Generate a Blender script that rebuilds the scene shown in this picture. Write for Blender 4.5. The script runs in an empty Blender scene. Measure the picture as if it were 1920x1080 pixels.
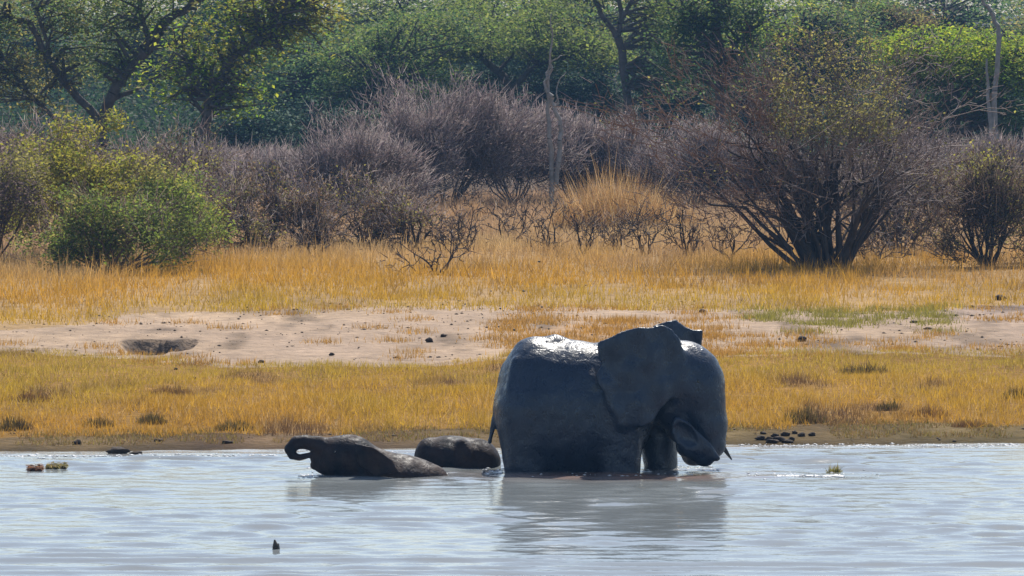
import bpy, math, random
import numpy as np
from mathutils import Vector

S = bpy.context.scene
COL = S.collection
R = math.radians
rng = np.random.default_rng(11)
random.seed(11)

# ------------------------------------------------------------------ camera
F = 12000.0                      # focal length in pixels of a 1920 wide frame
CH = 6.0                         # camera height over the water
PITCH = math.atan(555.0 / F)
cam_d = bpy.data.cameras.new('camera')
cam = bpy.data.objects.new('camera', cam_d)
COL.objects.link(cam)
cam.location = (0, 0, CH)
cam.rotation_euler = (R(90) - PITCH, 0, 0)
cam_d.sensor_width = 36
cam_d.lens = 36 * F / 1920
cam_d.clip_start = 0.5
cam_d.clip_end = 8000
S.camera = cam

# ------------------------------------------------------------------ sky, sun, exposure
SUN_EL, SUN_AZ = 54.0, 14.0      # azimuth from +Y towards +X
w = bpy.data.worlds.new('World')
S.world = w
w.use_nodes = True
nt = w.node_tree
nt.nodes.clear()
sky = nt.nodes.new('ShaderNodeTexSky')
sky.sky_type = 'NISHITA'
sky.sun_disc = False
sky.sun_elevation = R(SUN_EL)
sky.sun_rotation = R(SUN_AZ)
sky.dust_density = 1.2
bg = nt.nodes.new('ShaderNodeBackground')
bg.inputs['Strength'].default_value = 0.10
wo = nt.nodes.new('ShaderNodeOutputWorld')
nt.links.new(sky.outputs[0], bg.inputs[0])
nt.links.new(bg.outputs[0], wo.inputs[0])
sl = bpy.data.lights.new('sun', 'SUN')
sl.energy = 4.2
sl.angle = R(0.5)
sl.color = (1.0, 0.95, 0.86)
so = bpy.data.objects.new('sun', sl)
COL.objects.link(so)
sd = Vector((math.sin(R(SUN_AZ)) * math.cos(R(SUN_EL)), math.cos(R(SUN_AZ)) * math.cos(R(SUN_EL)), math.sin(R(SUN_EL))))
so.rotation_euler = sd.to_track_quat('Z', 'Y').to_euler()
so.location = (0, 60, 60)
S.view_settings.view_transform = 'Standard'
S.view_settings.look = 'None'
S.view_settings.gamma = 1
S.view_settings.use_curve_mapping = False
S.view_settings.exposure = 0.66
S.render.engine = 'CYCLES'
S.cycles.max_bounces = 6
S.cycles.diffuse_bounces = 3
S.cycles.glossy_bounces = 2
S.cycles.transmission_bounces = 3
S.cycles.volume_bounces = 0
S.cycles.use_denoising = True


# ------------------------------------------------------------------ geometry helpers
SP, CP = math.sin(PITCH), math.cos(PITCH)


def P(px, py, Y):
    """World point seen at photo pixel (px, py) at distance Y."""
    xc = (px - 960.0) / F
    yc = (540.0 - py) / F
    dy = CP + yc * SP
    dz = -SP + yc * CP
    t = Y / dy
    return np.array([xc * t, Y, CH + dz * t])


def topix(x, y, z):
    v = np.asarray(z) - CH
    fw = y * CP - v * SP
    up = y * SP + v * CP
    return 960 + F * x / fw, 540 - F * up / fw


_lat = {}


def vnoise(x, y, scale, seed):
    """smooth value noise, about -1..1"""
    if seed not in _lat:
        _lat[seed] = np.random.default_rng(1000 + seed).uniform(-1, 1, (256, 256))
    T = _lat[seed]
    u = np.asarray(x, float) / scale + 77.3
    v = np.asarray(y, float) / scale + 31.7
    i = np.floor(u).astype(int)
    j = np.floor(v).astype(int)
    a = u - i
    b = v - j
    a = a * a * (3 - 2 * a)
    b = b * b * (3 - 2 * b)
    g = lambda p, q: T[p % 256, q % 256]
    return (g(i, j) * (1 - a) + g(i + 1, j) * a) * (1 - b) + (g(i, j + 1) * (1 - a) + g(i + 1, j + 1) * a) * b


def fbm(x, y, scale, seed, n=4):
    s = 0.0
    a = 1.0
    for k in range(n):
        s = s + a * vnoise(x, y, scale, seed + k)
        a *= 0.55
        scale *= 0.47
    return s / 1.9


def shore(x):
    return 84.3 + 0.11 * x - 0.0016 * x * x + 0.22 * vnoise(x, 0 * x, 1.7, 3) + 0.08 * vnoise(x, 0 * x, 0.5, 4)


PITS = [(282, 640, 0.42, 3.2, 0.28), (350, 638, 0.16, 2.4, 0.17), (322, 641, 0.22, 2.4, 0.10)]
_pit_xy = None


def gh0(x, y):
    x = np.asarray(x, float)
    y = np.asarray(y, float)
    d = y - shore(np.clip(x, -40, 40))
    up = 0.50 * (1 - np.exp(-np.maximum(d, 0) / 9.0))
    up = up + np.clip(d / 8.0, 0, 1) * (0.06 * fbm(x, y, 6.0, 10) + 0.025 * fbm(x, y * 0.6, 1.1, 20, 3))
    up = up + np.clip(d, 0, 1) * 0.02 * fbm(x, y, 0.42, 25, 3)
    hum = np.clip((d - 2.2) / 1.5, 0, 1) * np.clip((17 - d) / 4.0, 0.25, 1)
    up = up + hum * (0.055 * fbm(x, y * 0.8, 1.0, 28, 2) + 0.03)
    dn = np.maximum(-1.3, 0.10 * np.minimum(d, 0))
    return np.where(d > 0, up, dn)


def gh(x, y):
    z = gh0(x, y)
    if _pit_xy:
        for (a, b, rx, ry, dp) in _pit_xy:
            ax = ((np.asarray(x) - a) / rx)
            dy = np.asarray(y) - b + 0.25 * ax * ax + 0.10 * vnoise(np.asarray(x), np.asarray(y), 0.16, 8)
            k = np.sqrt(np.clip(1 - ax * ax, 0, 1)) * np.clip(1 + dy / ry, 0, 1) * np.clip(1 - dy / 0.14, 0, 1)
            z = z - dp * np.where(dy > 0.14, 0, k)
    return z


def G(px, py):
    """ground (or water) point seen at a photo pixel"""
    Y = 12000 * 5.5 / (py + 15.0)
    for _ in range(30):
        p = P(px, py, Y)
        z = max(float(gh(p[0], Y)), 0.0)
        Y = Y + 0.7 * ((F * (CH - z) / (py + 15.0)) - Y)
    p = P(px, py, Y)
    p[2] = max(float(gh(p[0], Y)), 0.0)
    return p


_pit_xy = [tuple(G(a, b)[:2]) + (rx, ry, dp) for (a, b, rx, ry, dp) in PITS]


# ------------------------------------------------------------------ object helpers
def mesh_np(name, verts, faces, mat, cols=None, smooth=False):
    """verts (n,3); faces an (m,k) array or list of such arrays; cols per vertex rgb"""
    if not isinstance(faces, (list, tuple)):
        faces = [faces]
    faces = [np.asarray(f, np.int32) for f in faces if len(f)]
    me = bpy.data.meshes.new(name)
    verts = np.ascontiguousarray(verts, np.float32)
    me.vertices.add(len(verts))
    me.vertices.foreach_set('co', verts.ravel())
    loops = np.concatenate([f.ravel() for f in faces])
    tot = np.concatenate([np.full(len(f), f.shape[1], np.int32) for f in faces])
    st = np.concatenate([[0], np.cumsum(tot)[:-1]]).astype(np.int32)
    me.loops.add(len(loops))
    me.loops.foreach_set('vertex_index', loops.astype(np.int32))
    me.polygons.add(len(tot))
    me.polygons.foreach_set('loop_start', st)
    me.polygons.foreach_set('loop_total', tot)
    if cols is not None:
        at = me.color_attributes.new('Col', 'FLOAT_COLOR', 'POINT')
        c4 = np.ones((len(verts), 4), np.float32)
        c4[:, :3] = cols
        at.data.foreach_set('color', c4.ravel())
    me.update(calc_edges=True)
    me.validate()
    if smooth:
        me.polygons.foreach_set('use_smooth', np.ones(len(me.polygons), bool))
    me.materials.append(mat)
    return me


def link(name, me, parent=None, loc=None):
    o = bpy.data.objects.new(name, me)
    COL.objects.link(o)
    if parent is not None:
        o.parent = parent
    if loc is not None:
        o.location = loc
    return o


def tag(o, label=None, cat=None, group=None, kind=None):
    if label:
        o['label'] = label
    if cat:
        o['category'] = cat
    if group:
        o['group'] = group
    if kind:
        o['kind'] = kind
    return o


def thing(name, loc, label, cat, group=None):
    o = bpy.data.objects.new(name, None)
    COL.objects.link(o)
    o.location = loc
    o.empty_display_size = 0.3
    return tag(o, label, cat, group)


def segs_mesh(segs, sides=3):
    """segs (n,8): p0 p1 r0 r1 -> open tapered prisms"""
    s = np.asarray(segs, float)
    p0, p1, r0, r1 = s[:, 0:3], s[:, 3:6], s[:, 6], s[:, 7]
    d = p1 - p0
    d = d / (np.linalg.norm(d, axis=1, keepdims=True) + 1e-9)
    ref = np.where(np.abs(d[:, 2:3]) > 0.8, np.array([[1.0, 0, 0]]), np.array([[0, 0, 1.0]]))
    u = np.cross(d, ref)
    u /= np.linalg.norm(u, axis=1, keepdims=True) + 1e-9
    v = np.cross(d, u)
    n = len(s)
    vs = np.zeros((n, 2, sides, 3))
    for k in range(sides):
        a = 2 * math.pi * k / sides
        o = math.cos(a) * u + math.sin(a) * v
        vs[:, 0, k] = p0 + o * r0[:, None]
        vs[:, 1, k] = p1 + o * r1[:, None]
    base = (np.arange(n) * 2 * sides)[:, None]
    fs = []
    for k in range(sides):
        k2 = (k + 1) % sides
        fs.append(np.concatenate([base + k, base + k2, base + sides + k2, base + sides + k], 1))
    return vs.reshape(-1, 3), np.concatenate(fs)


def leaf_mesh(cen, size, cols, up=0.3, aspect=0.55, jit=0.35):
    """rhombic leaves; cen (n,3), size (n,) or float"""
    n = len(cen)
    size = np.broadcast_to(np.asarray(size, float), (n,)) * rng.uniform(1 - jit, 1 + jit, n)
    nr = rng.normal(size=(n, 3))
    nr[:, 2] = np.abs(nr[:, 2]) + up * 2
    nr /= np.linalg.norm(nr, axis=1, keepdims=True)
    t = rng.normal(size=(n, 3))
    t -= nr * np.sum(t * nr, 1, keepdims=True)
    t /= np.linalg.norm(t, axis=1, keepdims=True)
    b = np.cross(nr, t)
    h = size[:, None] * 0.5
    V = np.stack([cen - t * h, cen + b * h * aspect + nr * h * 0.15, cen + t * h, cen - b * h * aspect + nr * h * 0.15], 1).reshape(-1, 3)
    f = np.arange(n * 4).reshape(-1, 4)
    return V, f, np.repeat(cols, 4, 0)


def pick(pal, n, jit=0.18):
    pal = np.asarray(pal, float)
    c = pal[rng.integers(0, len(pal), n)]
    return np.clip(c * rng.uniform(1 - jit, 1 + jit, (n, 1)) * rng.uniform(0.95, 1.05, (n, 3)), 0.002, 0.9)


# ------------------------------------------------------------------ materials
def nodes(name):
    m = bpy.data.materials.new(name)
    m.use_nodes = True
    n = m.node_tree
    n.nodes.clear()
    out = n.nodes.new('ShaderNodeOutputMaterial')
    return m, n, out


def leafy(name, trans=0.5, rough=0.6, gloss=0.02):
    m, n, out = nodes(name)
    at = n.nodes.new('ShaderNodeVertexColor')
    at.layer_name = 'Col'
    no = n.nodes.new('ShaderNodeTexNoise')
    no.inputs['Scale'].default_value = 9.0
    geo = n.nodes.new('ShaderNodeNewGeometry')
    n.links.new(geo.outputs['Position'], no.inputs['Vector'])
    mr = n.nodes.new('ShaderNodeMapRange')
    mr.inputs['From Min'].default_value = 0.3
    mr.inputs['From Max'].default_value = 0.7
    mr.inputs['To Min'].default_value = 0.8
    mr.inputs['To Max'].default_value = 1.2
    n.links.new(no.outputs['Fac'], mr.inputs['Value'])
    mx = n.nodes.new('ShaderNodeVectorMath')
    mx.operation = 'SCALE'
    n.links.new(at.outputs['Color'], mx.inputs[0])
    n.links.new(mr.outputs[0], mx.inputs['Scale'])
    d = n.nodes.new('ShaderNodeBsdfDiffuse')
    t = n.nodes.new('ShaderNodeBsdfTranslucent')
    g = n.nodes.new('ShaderNodeBsdfGlossy')
    g.inputs['Roughness'].default_value = rough
    n.links.new(mx.outputs[0], d.inputs['Color'])
    n.links.new(mx.outputs[0], t.inputs['Color'])
    a = n.nodes.new('ShaderNodeMixShader')
    a.inputs[0].default_value = trans
    n.links.new(d.outputs[0], a.inputs[1])
    n.links.new(t.outputs[0], a.inputs[2])
    b = n.nodes.new('ShaderNodeMixShader')
    b.inputs[0].default_value = gloss
    n.links.new(a.outputs[0], b.inputs[1])
    n.links.new(g.outputs[0], b.inputs[2])
    n.links.new(b.outputs[0], out.inputs[0])
    return m


def rough_mat(name, c1, c2, scale=6.0, rough=0.9, bump=0.3, bscale=30.0, spec=0.3, dist=0.02, attr=False, rough2=None):
    m, n, out = nodes(name)
    pr = n.nodes.new('ShaderNodeBsdfPrincipled')
    pr.inputs['Roughness'].default_value = rough
    pr.inputs['Specular IOR Level'].default_value = spec
    geo = n.nodes.new('ShaderNodeNewGeometry')
    no = n.nodes.new('ShaderNodeTexNoise')
    no.inputs['Scale'].default_value = scale
    no.inputs['Detail'].default_value = 6
    no.inputs['Roughness'].default_value = 0.65
    n.links.new(geo.outputs['Position'], no.inputs['Vector'])
    cr = n.nodes.new('ShaderNodeValToRGB')
    cr.color_ramp.elements[0].position = 0.33
    cr.color_ramp.elements[1].position = 0.67
    cr.color_ramp.elements[0].color = (*c1, 1)
    cr.color_ramp.elements[1].color = (*c2, 1)
    n.links.new(no.outputs['Fac'], cr.inputs[0])
    colout = cr.outputs[0]
    if attr:
        at = n.nodes.new('ShaderNodeVertexColor')
        at.layer_name = 'Col'
        mx = n.nodes.new('ShaderNodeMix')
        mx.data_type = 'RGBA'
        mx.blend_type = 'MULTIPLY'
        mx.inputs[0].default_value = 1
        n.links.new(at.outputs['Color'], mx.inputs[6])
        n.links.new(colout, mx.inputs[7])
        colout = mx.outputs[2]
    n.links.new(colout, pr.inputs['Base Color'])
    if rough2 is not None:
        mr = n.nodes.new('ShaderNodeMapRange')
        mr.inputs['From Min'].default_value = 0.35
        mr.inputs['From Max'].default_value = 0.65
        mr.inputs['To Min'].default_value = rough
        mr.inputs['To Max'].default_value = rough2
        n.links.new(no.outputs['Fac'], mr.inputs['Value'])
        n.links.new(mr.outputs[0], pr.inputs['Roughness'])
    nb = n.nodes.new('ShaderNodeTexNoise')
    nb.inputs['Scale'].default_value = bscale
    nb.inputs['Detail'].default_value = 4
    n.links.new(geo.outputs['Position'], nb.inputs['Vector'])
    bu = n.nodes.new('ShaderNodeBump')
    bu.inputs['Strength'].default_value = bump
    bu.inputs['Distance'].default_value = dist
    n.links.new(nb.outputs['Fac'], bu.inputs['Height'])
    n.links.new(bu.outputs[0], pr.inputs['Normal'])
    n.links.new(pr.outputs[0], out.inputs[0])
    return m


M_LEAF = leafy('leaf_green', 0.6)
M_LEAFD = leafy('leaf_shade_fill', 0.2)
M_GRASS = leafy('dry_grass', 0.5, gloss=0.03)
M_BARK = rough_mat('bark_dark', (0.055, 0.045, 0.038), (0.13, 0.105, 0.088), 5, bump=0.6, bscale=18)
M_BARKP = rough_mat('bark_pale', (0.19, 0.175, 0.155), (0.35, 0.32, 0.29), 5, bump=0.5, bscale=14)
M_TWIG = rough_mat('twig_grey', (0.13, 0.105, 0.095), (0.28, 0.23, 0.21), 1.3, bump=0.1)
M_TWIGB = rough_mat('twig_brown', (0.085, 0.055, 0.035), (0.19, 0.125, 0.085), 1.3, bump=0.1)
M_TWIGR = rough_mat('twig_russet', (0.13, 0.078, 0.055), (0.25, 0.155, 0.11), 1.3, bump=0.1)
M_TWIGD = rough_mat('twig_dark', (0.030, 0.025, 0.023), (0.085, 0.070, 0.063), 2.0, bump=0.2)
M_SOIL = rough_mat('bank_soil', (0.72, 0.72, 0.72), (1.15, 1.12, 1.08), 2.6, bump=0.9, bscale=8, dist=0.09, attr=True, spec=0.04)
M_CLOD = rough_mat('dark_clod', (0.020, 0.014, 0.011), (0.055, 0.036, 0.025), 14, bump=0.7, bscale=30)
M_LITTER = rough_mat('litter_bits', (0.05, 0.035, 0.025), (0.17, 0.12, 0.08), 3, bump=0.3)
M_FOAM = rough_mat('foam', (0.62, 0.60, 0.58), (0.8, 0.8, 0.8), 20, rough=0.5)
M_MUDDROP = rough_mat('flying_mud', (0.010, 0.008, 0.007), (0.03, 0.022, 0.016), 10, rough=0.6)
M_STUB = rough_mat('wet_wood', (0.018, 0.015, 0.013), (0.10, 0.075, 0.055), 9, rough=0.5, bscale=40)
M_IVORY = rough_mat('shaded_tusk', (0.035, 0.032, 0.030), (0.07, 0.06, 0.05), 12, rough=0.5)  # ivory darkened to carry the tusk's silhouette shade
M_EYE = rough_mat('eye_wet', (0.008, 0.006, 0.005), (0.012, 0.01, 0.008), 10, rough=0.1, spec=0.6)


def skin_mat(name, ca, cb, r0, r1, spec=0.5):
    m, n, out = nodes(name)
    pr = n.nodes.new('ShaderNodeBsdfPrincipled')
    geo = n.nodes.new('ShaderNodeNewGeometry')
    tc = n.nodes.new('ShaderNodeTexCoord')
    no = n.nodes.new('ShaderNodeTexNoise')
    no.inputs['Scale'].default_value = 3.5
    no.inputs['Detail'].default_value = 7
    no.inputs['Roughness'].default_value = 0.62
    n.links.new(tc.outputs['Object'], no.inputs['Vector'])
    cr = n.nodes.new('ShaderNodeValToRGB')
    cr.color_ramp.elements[0].position = 0.35
    cr.color_ramp.elements[1].position = 0.68
    cr.color_ramp.elements[0].color = (*ca, 1)
    cr.color_ramp.elements[1].color = (*cb, 1)
    n.links.new(no.outputs['Fac'], cr.inputs[0])
    n.links.new(cr.outputs[0], pr.inputs['Base Color'])
    n2 = n.nodes.new('ShaderNodeTexNoise')
    n2.inputs['Scale'].default_value = 11
    n2.inputs['Detail'].default_value = 5
    n.links.new(tc.outputs['Object'], n2.inputs['Vector'])
    mr = n.nodes.new('ShaderNodeMapRange')
    mr.inputs['From Min'].default_value = 0.38
    mr.inputs['From Max'].default_value = 0.62
    mr.inputs['To Min'].default_value = r0
    mr.inputs['To Max'].default_value = r1
    n.links.new(n2.outputs['Fac'], mr.inputs['Value'])
    n.links.new(mr.outputs[0], pr.inputs['Roughness'])
    pr.inputs['Specular IOR Level'].default_value = spec
    vo = n.nodes.new('ShaderNodeTexVoronoi')
    vo.feature = 'DISTANCE_TO_EDGE'
    vo.inputs['Scale'].default_value = 17
    mp = n.nodes.new('ShaderNodeMapping')
    mp.inputs['Scale'].default_value = (1.6, 1.0, 0.8)
    wn = n.nodes.new('ShaderNodeTexNoise')
    wn.inputs['Scale'].default_value = 6
    n.links.new(tc.outputs['Object'], wn.inputs['Vector'])
    ad = n.nodes.new('ShaderNodeVectorMath')
    ad.operation = 'MULTIPLY_ADD'
    ad.inputs[1].default_value = (0.25, 0.25, 0.25)
    n.links.new(wn.outputs['Color'], ad.inputs[0])
    n.links.new(tc.outputs['Object'], ad.inputs[2])
    n.links.new(ad.outputs[0], mp.inputs[0])
    n.links.new(mp.outputs[0], vo.inputs['Vector'])
    b1 = n.nodes.new('ShaderNodeBump')
    b1.inputs['Strength'].default_value = 0.35
    b1.inputs['Distance'].default_value = 0.02
    n.links.new(vo.outputs['Distance'], b1.inputs['Height'])
    b2 = n.nodes.new('ShaderNodeBump')
    b2.inputs['Strength'].default_value = 0.5
    b2.inputs['Distance'].default_value = 0.02
    n.links.new(n2.outputs['Fac'], b2.inputs['Height'])
    n.links.new(b1.outputs[0], b2.inputs['Normal'])
    n.links.new(b2.outputs[0], pr.inputs['Normal'])
    n.links.new(pr.outputs[0], out.inputs[0])
    return m


M_SKIN = skin_mat('wet_elephant_skin', (0.007, 0.016, 0.034), (0.017, 0.029, 0.052), 0.25, 0.48)
M_CALF = skin_mat('muddy_calf_skin', (0.005, 0.006, 0.010), (0.045, 0.026, 0.021), 0.50, 0.80, 0.2)


def water_mat():
    m, n, out = nodes('lake_water')
    pr = n.nodes.new('ShaderNodeBsdfPrincipled')
    at = n.nodes.new('ShaderNodeVertexColor')
    at.layer_name = 'Col'
    n.links.new(at.outputs['Color'], pr.inputs['Base Color'])
    pr.inputs['Roughness'].default_value = 0.11
    pr.inputs['IOR'].default_value = 1.333
    geo = n.nodes.new('ShaderNodeNewGeometry')
    mp = n.nodes.new('ShaderNodeMapping')
    mp.inputs['Scale'].default_value = (0.55, 1.0, 1.0)
    n.links.new(geo.outputs['Position'], mp.inputs[0])
    no = n.nodes.new('ShaderNodeTexNoise')
    no.inputs['Scale'].default_value = 7.0
    no.inputs['Detail'].default_value = 3
    n.links.new(mp.outputs[0], no.inputs['Vector'])
    bu = n.nodes.new('ShaderNodeBump')
    bu.inputs['Strength'].default_value = 0.3
    bu.inputs['Distance'].default_value = 0.03
    n.links.new(no.outputs['Fac'], bu.inputs['Height'])
    n.links.new(bu.outputs[0], pr.inputs['Normal'])
    n.links.new(pr.outputs[0], out.inputs[0])
    return m


M_WATER = water_mat()


# ------------------------------------------------------------------ ground
def curve(px, pts):
    return np.interp(px, [p[0] for p in pts], [p[1] for p in pts])


C_MUD = [(-300, 820), (0, 818), (400, 812), (900, 806), (1400, 800), (1920, 796), (2300, 796)]
C_MARSH = [(-300, 652), (0, 657), (150, 666), (300, 680), (430, 687), (850, 686), (950, 668), (1130, 668), (1400, 664), (1920, 664), (2300, 664)]
C_SAND = [(-300, 618), (0, 618), (150, 612), (230, 592), (330, 584), (900, 576), (1400, 578), (1640, 586), (1800, 576), (1920, 570), (2300, 570)]


def zones(x, y, z):
    px, py = topix(x, y, z)
    px = px + 26 * fbm(x, y, 2.5, 40, 3)
    w1 = 9 * fbm(x, y, 1.6, 44, 4)
    return px, py, py + w1


def ground_cols(x, y, z):
    px, py0, py = zones(x, y, z)
    n1 = fbm(x, y * 0.45, 1.3, 50, 4)[:, None]
    n2 = fbm(x, y * 0.5, 5.0, 60, 3)[:, None]
    sand = np.array([0.33, 0.245, 0.18]) * (1 + 0.22 * n1) + np.array([0.05, 0.03, 0.0]) * n2
    st = np.clip(fbm(x, y * 0.18, 0.7, 55, 4) - 0.18, 0, 0.5)[:, None]
    sand = sand * (1 - 1.15 * st)
    mud = np.array([0.125, 0.088, 0.043]) * (1 + 0.6 * n1) + np.array([0.02, 0.025, 0.0]) * n2
    turf = np.array([0.22, 0.125, 0.035]) * (1 + 0.3 * n1)
    straw = np.array([0.30, 0.20, 0.10]) * (1 + 0.3 * n1)
    c = np.where((py < curve(px, C_SAND))[:, None], straw, sand)
    c = np.where((py > curve(px, C_MARSH))[:, None], turf, c)
    c = np.where((py > curve(px, C_MUD))[:, None], mud, c)
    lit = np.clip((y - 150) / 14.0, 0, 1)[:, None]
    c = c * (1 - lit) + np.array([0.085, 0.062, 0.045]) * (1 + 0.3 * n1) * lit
    # thin orange turf patches on the sand by the elephant
    pa = np.clip(1.5 * (0.35 - ((px - 1160) / 330) ** 2 - ((py0 - 632) / 40) ** 2 + 0.5 * n1[:, 0]), 0, 0.8)[:, None]
    pa = pa * (py < curve(px, C_MARSH))[:, None]
    c = c * (1 - pa) + np.array([0.36, 0.20, 0.075]) * pa
    d = (y - shore(x))[:, None]
    wet = np.clip(1.2 - d / 0.8, 0, 1)
    c = c * (1 - 0.4 * wet)
    if _pit_xy:
        for (a, b, rx, ry, dp) in _pit_xy:
            k = (np.clip(1.2 - np.abs((x - a) / rx), 0, 0.3) / 0.3 * np.exp(-((y - b + 0.1) / 0.35) ** 2))[:, None] * 0.75
            c = c * (1 - k) + np.array([0.06, 0.05, 0.045]) * k  # shade of the hollow's wall painted into the soil colour
    return np.clip(c, 0.01, 0.8)


def grid(xs, ys, zf):
    X, Y = np.meshgrid(xs, ys)
    x, y = X.ravel(), Y.ravel()
    z = zf(x, y)
    nx, ny = len(xs), len(ys)
    i = np.arange(nx - 1)[None, :] + nx * np.arange(ny - 1)[:, None]
    f = np.stack([i, i + 1, i + 1 + nx, i + nx], -1).reshape(-1, 4)
    return np.stack([x, y, z], 1), f


def spaced(edges):
    out = []
    for a, b, st in edges:
        out.append(np.arange(a, b - st * 0.5, st))
    out.append([edges[-1][1]])
    return np.concatenate(out)


gx = spaced([(-900, -60, 60), (-60, -16, 2.0), (-16, -8.4, 0.4), (-8.4, 8.4, 0.09), (8.4, 16, 0.4), (16, 60, 2.0), (60, 900, 60)])
gy = spaced([(-60, 60, 20), (60, 82, 1.0), (82, 98, 0.10), (98, 101, 0.05), (101, 114, 0.10), (114, 130, 0.4), (130, 180, 1.5), (180, 400, 10), (400, 1500, 110)])
gv, gf = grid(gx, gy, gh)
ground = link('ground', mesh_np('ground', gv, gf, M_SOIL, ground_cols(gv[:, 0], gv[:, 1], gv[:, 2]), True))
tag(ground, 'sandy bank and muddy shore rising behind the waterhole', None, None, 'structure')

# ------------------------------------------------------------------ water
ELE_Y = 80.4


def wave(x, y):
    r = np.random.default_rng(5)
    h = np.zeros_like(x)
    # short chop
    amp_patch = np.clip(0.62 + 0.55 * vnoise(x, y, 2.6, 70) + 0.4 * vnoise(x * 0.6, y, 0.9, 71), 0.08, 1.15)
    for k in range(34):
        lam = r.uniform(0.28, 0.85)
        th = r.normal(math.pi / 2, 0.50)
        ph = r.uniform(0, 6.28)
        a = 0.0058 * lam
        h += a * amp_patch * np.sin(2 * math.pi / lam * (x * math.cos(th) + y * math.sin(th)) + ph + 1.5 * vnoise(x, y, 1.3, 72))
    # long smooth crests close to the camera
    near = np.clip((71.0 - y) / 3.0, 0, 1)
    h = h * (1 - 0.55 * near)
    for k in range(7):
        lam = r.uniform(0.45, 0.95)
        th = r.normal(math.pi / 2, 0.05)
        h += near * 0.0052 * np.sin(2 * math.pi / lam * (x * math.cos(th) + y * math.sin(th)) + r.uniform(0, 6.28) + 1.2 * vnoise(x * 0.25, y, 1.0, 73 + k))
    # calm strip along the shore
    calm = np.clip((shore(np.clip(x, -40, 40)) - y) / 1.5, 0.25, 1)
    h = h * calm
    # rings running out from the bathing animals
    for (cx, cy, a) in ((P(1150, 885, 79.7)[0], 79.6, 0.02), (P(650, 895, 79.0)[0], 79.0, 0.016)):
        q = np.sqrt(((x - cx) / 1.9) ** 2 + ((y - cy) / 1.0) ** 2)
        h += a * np.sin(13 * q) * np.exp(-np.maximum(q - 0.8, 0) * 2.2) * (0.6 + 0.5 * vnoise(x, y, 0.6, 90))
    return h


def water_cols(x, y):
    c = np.tile(np.array([0.17, 0.186, 0.19]), (len(x), 1))
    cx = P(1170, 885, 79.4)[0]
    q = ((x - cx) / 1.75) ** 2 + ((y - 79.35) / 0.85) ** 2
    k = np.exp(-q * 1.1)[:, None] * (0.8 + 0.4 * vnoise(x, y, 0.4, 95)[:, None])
    c = c * (1 - np.clip(k, 0, 1)) + np.array([0.20, 0.10, 0.065]) * np.clip(k, 0, 1)  # brown reflection below the adult tinted into the water colour
    d = np.clip(1 - (shore(np.clip(x, -40, 40)) - y) / 1.3, 0, 1)[:, None]
    c = c * (1 - 0.7 * d) + np.array([0.30, 0.25, 0.20]) * 0.7 * d
    return np.clip(c, 0, 1)


wx = spaced([(-300, -20, 20), (-20, -9, 0.5), (-9, 9, 0.085), (9, 20, 0.5), (20, 300, 20)])
wy = spaced([(-50, 50, 10), (50, 62, 0.5), (62, 87.5, 0.055)])
wv, wf = grid(wx, wy, lambda x, y: np.where((np.abs(x) < 9.6) & (y > 61), wave(x, y), 0.0))
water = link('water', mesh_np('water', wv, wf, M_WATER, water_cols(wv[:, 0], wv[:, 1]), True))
tag(water, 'rippled pale blue grey water of the waterhole', None, None, 'structure')


# ------------------------------------------------------------------ elephants: signed distance field -> one continuous surface
def sd_cone(p, a, b, ra, rb):
    a = np.asarray(a, np.float32)
    b = np.asarray(b, np.float32)
    ab = b - a
    t = np.clip(((p - a) @ ab) / float(ab @ ab), 0, 1)
    q = p - a - t[..., None] * ab
    return np.sqrt((q * q).sum(-1)) - (ra + t * (rb - ra))


def sd_ell(p, c, r, rot=0.0):
    q = p - np.asarray(c, np.float32)
    if rot:
        ca, sa = math.cos(rot), math.sin(rot)
        q = np.stack([q[..., 0] * ca + q[..., 2] * sa, q[..., 1], -q[..., 0] * sa + q[..., 2] * ca], -1)
    r = np.asarray(r, np.float32)
    k0 = np.sqrt(((q / r) ** 2).sum(-1)) + 1e-6
    k1 = np.sqrt(((q / (r * r)) ** 2).sum(-1)) + 1e-6
    return k0 * (k0 - 1) / k1


def sd_poly(x, z, poly):
    poly = np.asarray(poly, np.float32)
    d = np.full(x.shape, 1e9, np.float32)
    s = np.ones(x.shape, np.float32)
    n = len(poly)
    for i in range(n):
        a, b = poly[i], poly[i - 1]
        e = b - a
        wx_, wz_ = x - a[0], z - a[1]
        t = np.clip((wx_ * e[0] + wz_ * e[1]) / float(e @ e), 0, 1)
        bx, bz = wx_ - e[0] * t, wz_ - e[1] * t
        d = np.minimum(d, bx * bx + bz * bz)
        c1, c2, c3 = z >= a[1], z < b[1], e[0] * wz_ > e[1] * wx_
        flip = (c1 & c2 & c3) | (~c1 & ~c2 & ~c3)
        s = np.where(flip, -s, s)
    return s * np.sqrt(d)


def smin(a, b, k):
    h = np.clip(0.5 + 0.5 * (b - a) / k, 0, 1)
    return b * (1 - h) + a * h - k * h * (1 - h)


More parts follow.
